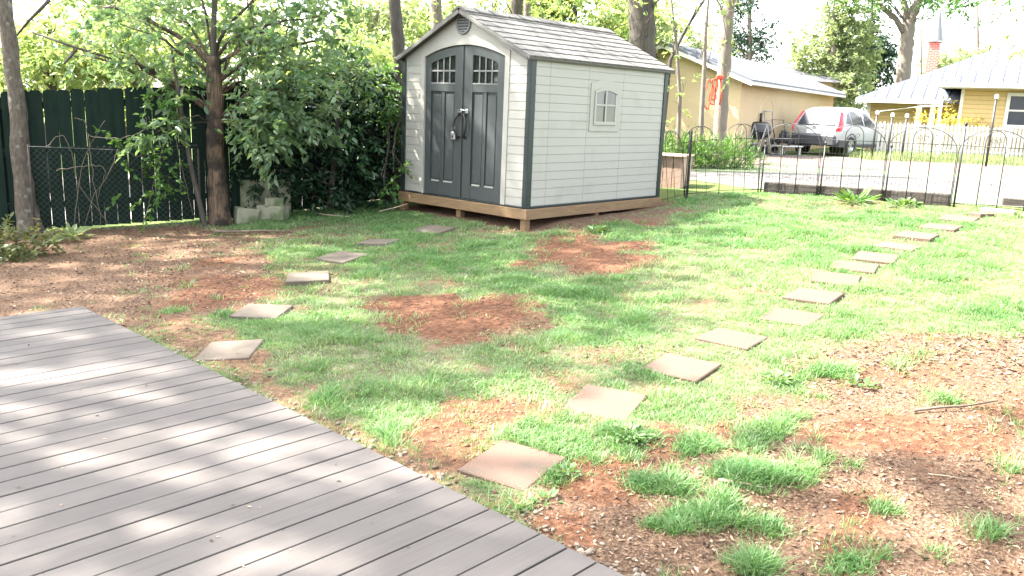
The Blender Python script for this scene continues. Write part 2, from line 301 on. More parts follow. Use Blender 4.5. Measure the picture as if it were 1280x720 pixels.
def mat_gravel():
    m, nt, N, L, B = newmat('driveway gravel'); B.inputs['Roughness'].default_value = .95
    tc = N.new('ShaderNodeTexCoord'); vo = N.new('ShaderNodeTexVoronoi'); vo.inputs['Scale'].default_value = 16; L.new(tc.outputs['Object'], vo.inputs['Vector'])
    sp = N.new('ShaderNodeSeparateColor'); L.new(vo.outputs['Color'], sp.inputs[0]); cp = N.new('ShaderNodeValToRGB'); e = cp.color_ramp.elements
    e[0].color = (.026, .024, .023, 1); e[1].color = (.125, .114, .108, 1); L.new(sp.outputs[0], cp.inputs[0])
    a = N.new('ShaderNodeAttribute'); a.attribute_name = 'clay'; nz = N.new('ShaderNodeTexNoise'); nz.inputs['Scale'].default_value = 2.5; nz.inputs['Detail'].default_value = 8; L.new(tc.outputs['Object'], nz.inputs['Vector'])
    q = N.new('ShaderNodeMath'); q.operation = 'MULTIPLY_ADD'; q.inputs[1].default_value = 1.2; q.inputs[2].default_value = -.6; L.new(nz.outputs[0], q.inputs[0]); s = N.new('ShaderNodeMath'); s.operation = 'ADD'; s.use_clamp = True; L.new(q.outputs[0], s.inputs[0]); L.new(a.outputs['Fac'], s.inputs[1])
    x = N.new('ShaderNodeMix'); x.data_type = 'RGBA'; L.new(s.outputs[0], x.inputs[0]); L.new(cp.outputs[0], x.inputs[6]); x.inputs[7].default_value = (.105, .070, .053, 1)
    g = N.new('ShaderNodeAttribute'); g.attribute_name = 'weedy'; n2 = N.new('ShaderNodeTexNoise'); n2.inputs['Scale'].default_value = 5; n2.inputs['Detail'].default_value = 6; L.new(tc.outputs['Object'], n2.inputs['Vector'])
    mm = N.new('ShaderNodeMath'); mm.operation = 'MULTIPLY'; L.new(g.outputs['Fac'], mm.inputs[0]); L.new(n2.outputs[0], mm.inputs[1]); x2 = N.new('ShaderNodeMix'); x2.data_type = 'RGBA'; L.new(mm.outputs[0], x2.inputs[0]); L.new(x.outputs[2], x2.inputs[6]); x2.inputs[7].default_value = (.11, .16, .06, 1)
    L.new(x2.outputs[2], B.inputs['Base Color']); bp = N.new('ShaderNodeBump'); bp.inputs['Strength'].default_value = .8; bp.inputs['Distance'].default_value = .04; L.new(vo.outputs['Distance'], bp.inputs['Height']); bp.invert = True; L.new(bp.outputs[0], B.inputs['Normal']); return m
# ------------------------------------------------------------------ ground masks (world space)
BARE=[(-0.50,6.86,0.81,-0.05,-0.06,0.73,1,0.8,0.1),(0.11,6.48,0.35,-0.02,0.00,0.52,0.8,0.4,0.3),(0.81,9.06,0.82,-0.07,0.07,0.95,1,0.75,0.1),(0.54,9.84,0.66,-0.06,0.03,0.67,0.8,0.3,0.3),(-2.77,7.67,0.58,-0.04,-0.23,0.67,1,0.7,0.1),(-0.33,4.18,0.23,-0.01,-0.03,0.34,0.95,0.6,0.2),(-0.04,4.74,0.29,-0.01,-0.01,0.27,0.75,0.35,0.3),(0.34,5.29,0.24,-0.01,0.01,0.24,0.6,0.3,0.2),(1.07,7.32,0.21,-0.01,0.04,0.33,0.5,0.3,0.3),(0.61,5.65,0.33,-0.02,0.03,0.30,0.5,0.2,0.3),(1.08,5.65,0.22,-0.01,0.04,0.24,0.4,0.2,0.3),(-3.37,10.22,0.77,-0.07,-0.20,0.62,0.7,0.05,0.7),(-2.06,10.09,0.50,-0.05,-0.10,0.51,0.35,0,0.6),(-3.86,9.34,1.13,-0.10,-0.43,1.06,0.8,0.1,0.9),(-2.09,8.25,0.49,-0.04,-0.17,0.69,0.5,0.3,0.2),(-3.17,8.34,0.50,-0.04,-0.26,0.71,0.8,0.4,0.4),(0.43,3.80,0.37,-0.01,0.03,0.37,1,0.95,0.0),(0.85,4.24,0.23,-0.01,0.05,0.30,1,0.7,0.2),(1.16,4.27,0.19,-0.01,0.05,0.22,0.9,0.7,0.1),(0.25,3.40,0.21,-0.01,0.01,0.23,1,0.9,0),(2.58,5.26,0.46,-0.02,0.10,0.23,1,0.6,0.2),(5.34,12.36,1.22,-0.16,0.27,0.67,0.7,0.1,0.5),(1.28,11.57,1.03,-0.12,0.09,0.92,0.95,0.1,0.7),(-2.73,6.54,0.33,-0.02,-0.16,0.40,0.9,0.2,0.1),(-2.34,8.27,0.37,-0.03,-0.14,0.49,0.6,0.3,0),(-0.88,5.35,0.22,-0.01,-0.05,0.28,0.25,0.1,0.3)]
CLUMP=[(0.99,4.18,0.10,-0.00,0.04,0.19,1),(1.38,4.32,0.22,-0.01,0.07,0.25,1),(1.68,4.56,0.22,-0.01,0.09,0.27,1),(1.23,3.82,0.30,-0.01,0.05,0.18,1),(1.01,3.57,0.07,-0.00,0.02,0.09,1),(0.79,3.73,0.24,-0.01,0.03,0.19,1),(0.82,3.42,0.15,-0.00,0.03,0.13,0.9),(1.13,3.39,0.17,-0.00,0.04,0.15,1),(1.78,3.99,0.07,-0.00,0.03,0.09,1),(1.71,3.50,0.08,-0.00,0.04,0.09,1),(2.04,5.29,0.26,-0.01,0.09,0.27,0.7),(2.73,5.49,0.26,-0.01,0.13,0.29,0.45),(2.65,4.78,0.28,-0.01,0.08,0.17,0.5),(1.64,4.05,0.08,-0.00,0.04,0.13,0.9),(1.81,3.19,0.07,-0.00,0.04,0.09,0.8),(2.07,3.30,0.13,-0.00,0.05,0.10,0.6),(2.24,3.40,0.08,-0.00,0.05,0.09,0.8),(1.40,3.09,0.15,-0.00,0.03,0.09,0.8),(1.02,3.10,0.09,-0.00,0.03,0.10,1),(0.64,4.31,0.20,-0.01,0.03,0.25,.8),(0.22,3.85,0.12,-0.00,0.01,0.17,0.8),(-2.94,7.06,0.44,-0.03,-0.21,0.52,1),(-1.97,6.71,0.61,-0.04,-0.18,0.61,0.5),(2.20,4.61,0.14,-0.01,0.05,0.12,0.4),(2.9,4.3,.16,0,.05,.14,.5),(2.5,3.9,.10,0,.03,.10,.6),(3.2,5.0,.22,0,.08,.16,.5),(1.95,4.4,.10,0,.04,.10,.6),(1.54,3.12,0.10,-0.00,0.04,0.09,0.5),(0.02,4.21,0.50,-0.02,-0.00,0.24,0.4),(0.22,4.25,0.30,-0.01,0.02,0.36,0.7),(1.76,4.82,0.28,-0.01,0.10,0.31,0.6),(0.04,3.54,0.15,-0.00,-0.00,0.13,0.4)]
POLY=[([(-9.5,11.6),(-4.28,11.18),(-2.86,9.47),(-2.33,8.11),(-2.22,7.09),(-3.01,6.66),(-4.05,6.40),(-9.5,2.2)],1,0.15,0.85),([(0.11,3.44),(0.35,3.76),(0.70,4.10),(1.08,4.33),(1.61,4.95),(1.96,5.44),(2.43,5.85),(3.12,6.09),(5.8,5.75),(4.0,1.5),(0.05,1.5)],1,0.25,0.75),([(-3.36,6.99),(-3.14,7.28),(-2.03,6.09),(-1.13,4.81),(-0.66,4.29),(-0.28,3.86),(0.04,3.47),(-0.26,3.70),(-0.88,4.30),(-1.52,4.96),(-2.39,5.92)],0.9,0.2,0.3)]
RSTONES = [(0.040,3.986,.205),(.587,4.804,.310),(1.154,5.400,.158),(1.646,6.028,.138),(2.264,6.585,.114),(2.604,7.107,.139),(3.009,7.690,.315),(3.356,8.138,.274),(3.735,8.567,.227),(4.189,9.098,.100),(4.652,9.681,.092),(5.238,10.305,.064),(5.72,10.83,.09)]
LSTONES = [(-2.051,5.896,.803),(-2.120,6.932,.700),(-2.013,8.099,.995),(-1.863,8.995,.241),(-1.605,9.831,.493),(-1.041,10.642,.216)]
def ellv(x, y, e, soft=.3, w=0):
    a = np.array([[e[2], e[4]], [e[3], e[5]]]); i = np.linalg.inv(a); dx, dy = x-e[0], y-e[1]
    q = np.hypot(i[0, 0]*dx+i[0, 1]*dy, i[1, 0]*dx+i[1, 1]*dy); return sstep(1+soft, 1-soft, q+w)
def polyv(x, y, P, soft=.25, w=0):
    ins = np.zeros(x.shape, bool); d = np.full(x.shape, 1e9); n = len(P)
    for k in range(n):
        (ax, ay), (bx, by) = P[k], P[(k+1) % n]
        c = ((ay > y) != (by > y)) & (x < (bx-ax)*(y-ay)/(by-ay+1e-12)+ax); ins ^= c
        t = np.clip(((x-ax)*(bx-ax)+(y-ay)*(by-ay))/((bx-ax)**2+(by-ay)**2), 0, 1); d = np.minimum(d, np.hypot(x-ax-t*(bx-ax), y-ay-t*(by-ay)))
    return sstep(-soft, soft, np.where(ins, d, -d)+w)
DK = (-3.41, 6.466, math.radians(46.815), .152)
dkd = np.array([math.cos(DK[2]), math.sin(DK[2])]); dkn = np.array([-math.sin(DK[2]), math.cos(DK[2])])
def dk_edge(x, y): return (x-DK[0])*dkd[0]+(y-DK[1])*dkd[1], (x-DK[0])*dkn[0]+(y-DK[1])*dkn[1]   # beyond the right edge / beyond the far edge
shd = np.array([math.cos(SH[3]), math.sin(SH[3])]); shn = np.array([-math.sin(SH[3]), math.cos(SH[3])])
def sh_loc(x, y): return (x-SH[0])*shd[0]+(y-SH[1])*shd[1], (x-SH[0])*shn[0]+(y-SH[1])*shn[1]
def masks(x, y):
    x = np.asarray(x, float); y = np.asarray(y, float)
    n1 = (fbm(x, y, .45, 11, 4)-.5); n2 = (fbm(x, y, .5, 31, 4)-.5)
    bare = np.zeros(x.shape); red = np.zeros(x.shape); mul = np.zeros(x.shape)
    for e in BARE:
        v = ellv(x, y, e, .42, n1*1.6); bare = np.maximum(bare, v*e[6]); red = np.maximum(red, v*e[7]); mul = np.maximum(mul, v*e[8])
    for P, s, r, mm in POLY:
        v = polyv(x, y, P, .14, n1*.55); bare = np.maximum(bare, v*s); red = np.maximum(red, v*r*(n2*3.2+.70)); mul = np.maximum(mul, v*mm*(1-n2*1.2))
    red = np.maximum(red, bare*.9*sstep(.60, .72, fbm(x, y, .8, 77, 3)))
    cl = np.zeros(x.shape)
    for e in CLUMP: cl = np.maximum(cl, ellv(x, y, e, .45, n2*1.9+.9*(vnoise(x, y, .09, 65)-.5)+.50)*e[6])
    thin = sstep(.34, .60, fbm(x, y, .8, 51, 4))
    fine = sstep(.26, .50, fbm(x, y, .33, 57, 3)); lawn = (1-bare)*(.42+.58*thin)*(.42+.58*fine)
    d = np.maximum(lawn, cl); d = np.maximum(d, .05*sstep(.5, .62, fbm(x, y, .35, 97, 3)))
    lx, ly = sh_loc(x, y); ins = (lx > -.1) & (lx < 3.4) & (ly > -.22-.15*lx/3) & (ly < 2.6)
    dd = np.where(ins, 0, d); bare = np.where(ins, 1, np.maximum(bare, .62*(1-fine)*(.5+.5*(1-thin)))*(1-cl*.6)); mul = np.where(ins, .7, mul)
    return bare, np.clip(red, 0, 1), np.clip(mul, 0, 1), dd, cl
def deck_free(x, y):
    a, b = dk_edge(x, y); return (a > .03) | (b > .03)
def stone_free(x, y, m=.02):
    ok = np.ones(x.shape, bool)
    for (sx, sy, t) in RSTONES+LSTONES:
        c, s = math.cos(t+math.pi/4), math.sin(t+math.pi/4); u = (x-sx)*c+(y-sy)*s; v = -(x-sx)*s+(y-sy)*c
        ok &= ~((abs(u) < .2026+m) & (abs(v) < .2026+m))
    return ok
FL = np.array([(2.22, 13.05), (2.68, 13.36), (3.24, 13.45), (3.89, 13.55), (4.65, 13.03), (5.42, 12.49), (6.16, 11.93), (6.85, 11.33), (7.55, 10.75)])   # metal fence line
def in_yard(x, y):
    fy = np.interp(x, FL[:, 0], FL[:, 1], left=13.8, right=10.2); gf = np.interp(x, [-8.5, -3.9, -1.5], [10.5, 11.75, 13.9], left=10.5, right=14.4)
    return (y < fy-.03) & (y < gf-.1) & (x < 8.2)
# ground sheet
def axis(lo, hi, step, far, grow):
    a = list(np.arange(lo, hi+1e-6, step)); d = step; b = [];
    while (b[-1] if b else hi) < far: d *= grow; b.append((b[-1] if b else hi)+d)
    c = []; d = step
    while (c[-1] if c else lo) > -far: d *= grow; c.append((c[-1] if c else lo)-d)
    return np.array(c[::-1]+a+b)
gx = axis(-7.5, 8, .055, 900, 1.22); gy = axis(2.4, 14.2, .055, 900, 1.22)
X, Y = np.meshgrid(gx, gy); Z = G(X, Y); b, r_, m_, d_, c_ = masks(X.ravel(), Y.ravel())
yard = in_yard(X, Y).ravel() | (sh_loc(X, Y)[0].ravel() < 3.4) & (X.ravel() > -4) & (X.ravel() < 3)
farm = np.where(yard, 0, 1.0); nx, ny = len(gx), len(gy); ii = np.arange(nx*ny).reshape(ny, nx)
Fq = np.stack([ii[:-1, :-1], ii[:-1, 1:], ii[1:, 1:], ii[1:, :-1]], -1).reshape(-1, 4)
gd = np_mesh('ground', np.stack([X, Y, Z], -1), Fq, mat_ground(), smooth=True, attrs=dict(bare=b, red=r_, mulch=m_, far=farm)); tag(gd, kind='structure')
# gravel driveway beyond the metal fence
dx = np.linspace(0, 1, 70); vv = np.linspace(0, 1, 40); nearx = 2.6+dx*30; neary = np.interp(nearx, [2.6, 3.9, 8, 14, 33], [16.2, 14.1, 11.2, 9, 6])
fary = np.interp(nearx, [2.6, 4.5, 6, 9, 33], [19, 23.5, 26.5, 29, 27]); PX, PV = np.meshgrid(nearx, vv); PY = neary+(fary-neary)*PV
PZ = G(PX, PY)+.008; jj = np.arange(PX.size).reshape(PX.shape); Fq = np.stack([jj[:-1, :-1], jj[:-1, 1:], jj[1:, 1:], jj[1:, :-1]], -1).reshape(-1, 4)
clay = np.clip(sstep(.45, .62, PV)*sstep(1.05, .85, PV)*.95+.05, 0, 1); weedy = np.exp(-((PV-.42)/.07)**2)*1.6+np.exp(-((PV-.06)/.06)**2)
tag(np_mesh('driveway', np.stack([PX, PY, PZ], -1), Fq, mat_gravel(), smooth=True, attrs=dict(clay=clay, weedy=weedy)), kind='structure')
lx = np.linspace(-14, -1.2, 40); lv = np.linspace(0, 1, 16); LX, LV = np.meshgrid(lx, lv); LY = np.interp(LX, [-14, -8.5, -3.9, -1.2], [10.9, 10.95, 12.2, 14.6])+LV*7; kk = np.arange(LX.size).reshape(LX.shape)
tag(np_mesh('neighbour_path', np.stack([LX, LY, G(LX, LY)+.02], -1), np.stack([kk[:-1, :-1], kk[:-1, 1:], kk[1:, 1:], kk[1:, :-1]], -1).reshape(-1, 4), mk('pale concrete path', (.24, .22, .205), (.19, .175, .165), 3, .9, .2, 30), smooth=True), kind='structure')
# ------------------------------------------------------------------ deck
def deck():
    root = empty('deck', (DK[0], DK[1], DK[3]), DK[2]); tag(root, kind='structure')
    V = []; Q = []; rn = []; y = 0.0; first = True
    while y > -7.4:
        w = .092 if first else .1375; first = False; gap = .0055+rng.random()*.0045; a, b_ = y-w, y; dz = (rng.random()-.5)*.003; ex = (rng.random()-.5)*.006
        c = .0022; x0, x1 = -6.2, ex; pr = [(a, -.038), (a, -c), (a+c, 0), (b_-c, 0), (b_, -c), (b_, -.038)]; k = len(V); rr = rng.random()
        for x in (x0, x1):
            for (py, pz) in pr: V.append((x, py, pz+dz))
        rn += [rr]*12; Q += [(k+i, k+(i+1) % 6, k+6+(i+1) % 6, k+6+i) for i in range(6)]; Q += [(k+6, k+7, k+8, k+11), (k+8, k+9, k+10, k+11)]
        y = a-gap
    np_mesh('decking', V, Q, M['deckm'], root, rnd=rn, smooth=False)
    MB().box((-6.2, -.05, -.165), (-.03, -.012, -.041)).box((-.068, -7.3, -.165), (-.03, -.055, -.041)).build('rim_joist', M['timber'], root)
    MB().box((-6.2, -7.3, -.20), (-.08, -.06, -.19)).build('underside', M['timber'], root)
deck()
# ------------------------------------------------------------------ shed on its platform
WD, DP, WH, RH = 2.433, 3.056, 1.884, 2.47
def shed():
    rt_ = empty('garden_shed', (SH[0], SH[1], SH[2]), SH[3], 'cream plastic garden shed with dark double doors and a shingled gable roof', 'shed')
    uy = lambda u: WD-u                                   # u runs left to right across the front
    def top(u): return WH + (RH-WH)*(1-abs(u-WD/2)/(WD/2)) - .01
    OP0, OP1, OC = .462, 1.985, 1.2235
    def arch(u): return 2.045 - .15*((u-OC)/.7615)**2 if OP0 <= u <= OP1 else 0
    def arch2(u): return 2.135 - .17*((u-OC)/.845)**2
    # smooth front wall with an arched opening
    us = sorted(set(list(np.linspace(0, WD, 25))+[OP0-1e-4, OP0, OP1, OP1+1e-4]+list(np.linspace(OP0, OP1, 21))))
    mb = MB()
    for a, b in zip(us[:-1], us[1:]):
        if b-a < 2e-4: continue
        la, lb = arch(a if a >= OP0 else a), arch(b)
        if not (OP0 <= (a+b)/2 <= OP1): la = lb = 0
        P = [(a, la), (b, lb), (b, top(b)), (a, top(a))]
        mb.add([(0, uy(p[0]), p[1]) for p in P]+[(.06, uy(p[0]), p[1]) for p in P], [(0, 1, 2, 3), (7, 6, 5, 4), (0, 4, 5, 1), (2, 6, 7, 3)])
    mb.box((0, uy(OP0)-1e-4, 0), (.06, uy(OP0), arch(OP0))); mb.box((0, uy(OP1), 0), (.06, uy(OP1)+1e-4, arch(OP1)))
    mb.build('front_wall', M['cream'], rt_, fix=False)
    # raised arched surround
    mb = MB(); us = list(np.linspace(.378, 2.069, 33))
    def lo(u): return arch(u)+.004 if OP0-.004 < u < OP1+.004 else 0.004
    us = sorted(us+[OP0-.005, OP0-.0039, OP1+.0039, OP1+.005])
    for a, b in zip(us[:-1], us[1:]):
        mid = (a+b)/2; ins = OP0-.004 < mid < OP1+.004
        l0, l1 = (max(arch(min(max(a, OP0), OP1)), .1)+.004, max(arch(min(max(b, OP0), OP1)), .1)+.004) if ins else (.004, .004)
        P = [(a, l0), (b, l1), (b, arch2(b)), (a, arch2(a))]
        mb.add([(-.016, uy(p[0]), p[1]) for p in P]+[(0, uy(p[0]), p[1]) for p in P], [(0, 1, 2, 3), (0, 4, 5, 1), (2, 6, 7, 3), (1, 5, 6, 2), (3, 7, 4, 0)])
    mb.build('door_surround', M['cream'], rt_)
    # lap siding
    def laps(mb, put, a, b, z0, z1, n, seams=()):
        h = (z1-z0)/n; cuts = [a]+[s for s in seams]+[b]
        for k in range(n):
            for c0, c1 in zip(cuts[:-1], cuts[1:]):
                p0, p1 = c0+(.002 if c0 != a else 0), c1-(.002 if c1 != b else 0); zb, zt = z0+k*h, z0+(k+1)*h
                prof = [(.0, zb), (.0065, zb+.003), (.0075, zb+.010), (.004, zt), (.0, zt)]
                mb.add([put(p0, o, z) for o, z in prof]+[put(p1, o, z) for o, z in prof], [(i, (i+1) % 5, 5+(i+1) % 5, 5+i) for i in range(5)]+[(0, 1, 2, 3, 4), (9, 8, 7, 6, 5)])
    mb = MB(); fr = lambda u, o, z: (-o, uy(u), z)
    laps(mb, fr, .055, .376, .02, 1.885, 17); mb.build('front_siding', M['cream'], rt_); mb = MB(); laps(mb, fr, 2.071, WD-.065, .02, 1.885, 17); mb.build('front_siding', M['cream'], rt_)
    MB().box((.03, 0, 0), (DP-.03, .05, WH)).build('side_wall', M['cream'], rt_)
    mb = MB(); laps(mb, lambda x, o, z: (x, -o, z), .085, DP-.07, .025, 1.88, 17, (.362, 1.156, 1.95)); mb.build('side_siding', M['cream'], rt_)
    MB().box((.03, WD-.05, 0), (DP-.03, WD, WH)).build('far_side_wall', M['cream'], rt_)
    mb = MB(); mb.prism([(0, 0), (WD, 0), (WD, WH-.01), (WD/2, RH-.02), (0, WH-.01)], DP-.05, DP, 0); mb.build('rear_wall', M['cream'], rt_)
    # corner trims
    def trim(x, y, sx, sy): return MB().box((x, y, 0.0), (x+sx*.088, y+sy*.02, 1.875), .004).box((x, y+sy*.021, 0.0), (x+sx*.02, y+sy*.082, 1.875), .004)
    trim(-.022, -.022, 1, 1).build('corner_trim', M['trimg'], rt_); trim(-.022, WD+.022, 1, -1).build('corner_trim', M['trimg'], rt_)
    trim(DP+.012, -.022, -1, 1).build('corner_trim', M['trimg'], rt_)
    MB().box((.07, -.026, -.0), (DP-.08, -.002, .026), .004).box((-.026, .065, 0), (-.002, WD-.065, .018), .003).build('base_trim', M['trimg'], rt_)
    # doors
    def door(u0, u1, nm):
        dx_ = .035; mb = MB()
        sp = list(np.linspace(u0, u1, 9))
        for a, b in zip(sp[:-1], sp[1:]):
            P = [(a, .02), (b, .02), (b, arch(b)-.006), (a, arch(a)-.006)]
            mb.add([(dx_, uy(p[0]), p[1]) for p in P]+[(dx_+.04, uy(p[0]), p[1]) for p in P], [(0, 1, 2, 3), (7, 6, 5, 4), (0, 4, 5, 1), (2, 6, 7, 3)])
        root = mb.build(nm, M['door'], rt_, fix=False); x0, x1 = dx_-.03, dx_-.001
        inner, outer = (u1, u0) if u0 < 1 else (u0, u1)
        sw = .115
        fb = MB()
        wl0, wl1 = (u0+.115, u1-.155) if u0 < 1 else (u0+.155, u1-.13)
        def wtop(u): return 1.925-.10*((u-OC)/.6)**2
        # stiles, rails
        for a, b in ((u0+.006, wl0), (wl1, u1-.004)):
            P = [(a, .022), (b, .022), (b, arch(b)-.012), (a, arch(a)-.012)]
            fb.prism([(uy(p[0]), p[1]) for p in P], x0, x1, 0)
        fb.prism([(uy(wl0+.0005), 1.44), (uy(wl1-.0005), 1.44), (uy(wl1-.0005), 1.545), (uy(wl0+.0005), 1.545)], x0+.001, x1, 0)
        fb.prism([(uy(wl0+.0005), .022), (uy(wl1-.0005), .022), (uy(wl1-.0005), .20), (uy(wl0+.0005), .20)], x0+.001, x1, 0)
        sp = list(np.linspace(wl0+.0005, wl1-.0005, 8))
        for a, b in zip(sp[:-1], sp[1:]): fb.prism([(uy(p[0]), p[1]) for p in ((a, wtop(a)), (b, wtop(b)), (b, arch(b)-.012), (a, arch(a)-.012))], x0+.001, x1, 0)
        mid = (wl0+wl1)/2; fb.box((x0+.008, uy(mid-.03), .2005), (x1, uy(mid+.03), 1.4395), .004)
        fb.build('door_frame', M['door'], root)
        rb = MB()
        for a, b in ((wl0+.03, mid-.045), (mid+.045, wl1-.03)): rb.box((x0+.018, uy(a), .24), (x1, uy(b), 1.40), .006)
        rb.build('door_panel', M['door'], root)
        for a, b in ((wl0+.02, mid-.06), (mid+.03, wl1-.03)): MB().box((x0+.01, uy(a), .2005), (x0+.026, uy(b), .222), .003).build('panel_ledge', M['cream'], root)
        gb = MB(); gb.prism([(uy(wl0), 1.54), (uy(wl1), 1.54)]+[(uy(u), wtop(u)+.002) for u in np.linspace(wl1, wl0, 9)], x1-.006, x1-.001, 0); gb.build('door_window', M['glass_dark'], root)
        ub = MB()
        for k in (1, 2, 3):
            u = wl0+(wl1-wl0)*k/4; ub.box((x0+.006, uy(u-.011), 1.546), (x1-.007, uy(u+.011), wtop(u)-.001), .003)
        ub.box((x0+.0075, uy(wl0+.002), 1.700), (x1-.0075, uy(wl1-.002), 1.722), .003); ub.box((x0-.002, uy(wl0), 1.535), (x0+.012, uy(wl1), 1.555), .003)
        ub.build('muntin', M['cream'] if False else M['muntin'], root)
        return root
    M['muntin'] = mk('lit door grey', (.13, .134, .128), (.11, .114, .108), 6, .5)  # door colour lightened to its sunlit look for the muntins; vent shares it
    dl = door(OP0, OC-.012, 'door'); dr = door(OC+.012, OP1, 'door')
    MB().box((.012, uy(OC-.011), .02), (.06, uy(OC+.011), 2.03)).build('door_gap', M['black'], rt_)
    def handle(d, u, zt, zb, bow):
        pts = [(.0, uy(u), zt)]
        for k in range(9): t = k/8; pts.append((-.035-.02*math.sin(math.pi*t), uy(u+bow*math.sin(math.pi*t)), zt+(zb-zt)*t))
        pts.append((.0, uy(u), zb)); MB().tube(pts, [.010]+[.017]*9+[.010], 7).box((-.004, uy(u-.025), zt-.02), (.008, uy(u+.025), zt+.02), .004).box((-.004, uy(u-.025), zb-.02), (.008, uy(u+.025), zb+.02), .004).build('handle', M['black'], d)
    handle(dl, 1.165, 1.14, .84, -.06); handle(dr, 1.282, 1.14, .84, .06)
    MB().box((-.014, uy(1.14), 1.165), (.006, uy(1.215), 1.195), .004).tube([(-.012, uy(1.13), 1.19), (-.03, uy(1.22), 1.205), (-.014, uy(1.32), 1.19)], .009, 6).box((-.018, uy(1.29), 1.16), (.008, uy(1.335), 1.215), .005).build('latch', M['steel'], dr)
    # side window
    wb = MB(); a0, a1, cen = 1.205, 1.885, 1.54
    wo = lambda x: 1.675-.055*((x-cen)/.34)**2
    sp = list(np.linspace(a0, a1, 13))
    for a, b in zip(sp[:-1], sp[1:]): wb.prism([(a, .985), (b, .985), (b, wo(b)), (a, wo(a))], -.0185, -.001, 1)
    win = wb.build('window', M['cream'], rt_)
    ft = lambda x: 1.575-.045*((x-cen)/.24)**2
    pb = MB(); pb.prism([(1.32, 1.115), (1.755, 1.115)]+[(x, ft(x)-.035) for x in np.linspace(1.755, 1.32, 9)], -.022, -.0190, 1)
    pb.build('pane', M['pane'], win)
    fb = MB(); sp = list(np.linspace(1.285, 1.79, 11))
    for a, b in zip(sp[:-1], sp[1:]): fb.prism([(a, ft(a)-.04), (b, ft(b)-.04), (b, ft(b)), (a, ft(a))], -.034, -.0190, 1)
    fb.box((1.285, -.034, 1.07), (1.322, -.0190, ft(1.285)-.041), .003).box((1.753, -.034, 1.07), (1.79, -.0190, ft(1.79)-.041), .003).box((1.3225, -.0335, 1.07), (1.7525, -.0190, 1.118), .003)
    fb.box((1.522, -.0335, 1.1185), (1.556, -.0225, ft(1.54)-.041), .003).box((1.323, -.032, 1.325), (1.5215, -.0225, 1.352), .003).box((1.5565, -.032, 1.325), (1.7525, -.0225, 1.352), .003)
    fb.build('window_frame', M['cream'], win)
    db = MB(); db.box((1.500, -.0265, 1.12), (1.519, -.0225, 1.5)); db.build('window_seal', M['black'], win)
    # gable vent
    vb = MB(); Mx = Matrix.Translation((0, uy(1.203), 2.318)) @ Matrix.Rotation(math.pi/2, 4, 'Y') @ Matrix.Scale(-1, 4, (0, 0, 1))
    vb.lathe([(.142, .0), (.142, .018), (.135, .024), (.115, .024), (.112, .006)], 28, Mx); ve = vb.build('gable_vent', M['muntin'], rt_)
    sb = MB(); sb.lathe([(.113, .003), (.0001, .0031)], 28, Mx); sb.build('vent_backing', M['black'], ve)
    sb = MB()
    for k in range(6):
        z = -.09+k*.036; hw = math.sqrt(max(.112**2-z*z, .0004))-.004; yc = uy(1.203); zz = 2.318+z
        sb.add([(-.022, yc-hw, zz-.012), (-.022, yc+hw, zz-.012), (-.006, yc+hw, zz+.014), (-.006, yc-hw, zz+.014), (-.018, yc-hw, zz-.014), (-.018, yc+hw, zz-.014), (-.003, yc+hw, zz+.012), (-.003, yc-hw, zz+.012)], [(0, 1, 2, 3), (7, 6, 5, 4), (0, 4, 5, 1), (2, 6, 7, 3)])
    sb.build('vent_slat', M['muntin'], ve)
    # roof: two slopes of lapped shingle courses (local x along the ridge, y down the slope)
    rise = RH-WH; run = WD/2; sl_ = math.hypot(rise, run); ang = math.atan2(rise, run); oh = .05; f0, f1 = -.11, DP+.13
    for sgn in (-1, 1):
        rb = MB(); n = 8; hh = (sl_+oh)/n
        for k in range(n):
            y0, y1 = k*hh, (k+1)*hh; rg = np.random.default_rng(90+k)
            pr = [(y0, .028), (y1-.004, .039), (y1, .034), (y1, .012), (y0, .012)]
            if sgn < 0: pr = [(-a, b) for a, b in pr]
            rb.add([(f0, a, b) for a, b in pr]+[(f1, a, b) for a, b in pr], [(i, (i+1) % 5, 5+(i+1) % 5, 5+i) for i in range(5)]+[(0, 1, 2, 3, 4), (9, 8, 7, 6, 5)])
        ro = rb.build('roof_slope', M['shinglec'], rt_); ro.matrix_local = Matrix.Translation((0, WD/2, RH)) @ Matrix.Rotation(-sgn*ang, 4, 'X')
        eb = MB(); y1 = sgn*(sl_+oh); eb.box((f0-.004, y1-sgn*.02, -.018), (f1+.004, y1+sgn*.008, .0115), .004); eb.box((f0-.006, sgn*.01, -.03), (f0+.022, y1-sgn*.021, .0115), .004); eb.box((f1-.022, sgn*.01, -.03), (f1+.006, y1-sgn*.021, .0115), .004); eb.box((f0+.023, sgn*.01, -.004), (f1-.023, y1-sgn*.021, .0115))
        eo = eb.build('fascia', M['fascia'], ro)
    rb = MB(); k = 12; 
    for i in range(k):
        xa, xb = f0+(f1-f0)*i/k, f0+(f1-f0)*(i+1)/k
        for sgn in (-1, 1):
            w = .13; dz = w*math.tan(ang); z0 = RH+.058; rb.add([(xa-.006, WD/2, z0+.008), (xb, WD/2, z0), (xb, WD/2+sgn*w, z0-dz), (xa-.006, WD/2+sgn*w, z0-dz+.008), (xa-.006, WD/2, z0-.02), (xb, WD/2, z0-.02), (xb, WD/2+sgn*w, z0-dz-.014), (xa-.006, WD/2+sgn*w, z0-dz-.014)], [(0, 1, 2, 3), (2, 6, 7, 3), (0, 3, 7, 4), (1, 5, 6, 2)])
    rb.build('ridge_cap', M['shinglec'], rt_)
    return rt_
M['fascia'] = mk('grey brown fascia', (.09, .088, .08), (.075, .073, .066), 5, .6)
shed_root = shed()
def in_shed(p): return tuple(Matrix.Translation((SH[0], SH[1], SH[2])) @ Matrix.Rotation(SH[3], 4, 'Z') @ Vector(p))
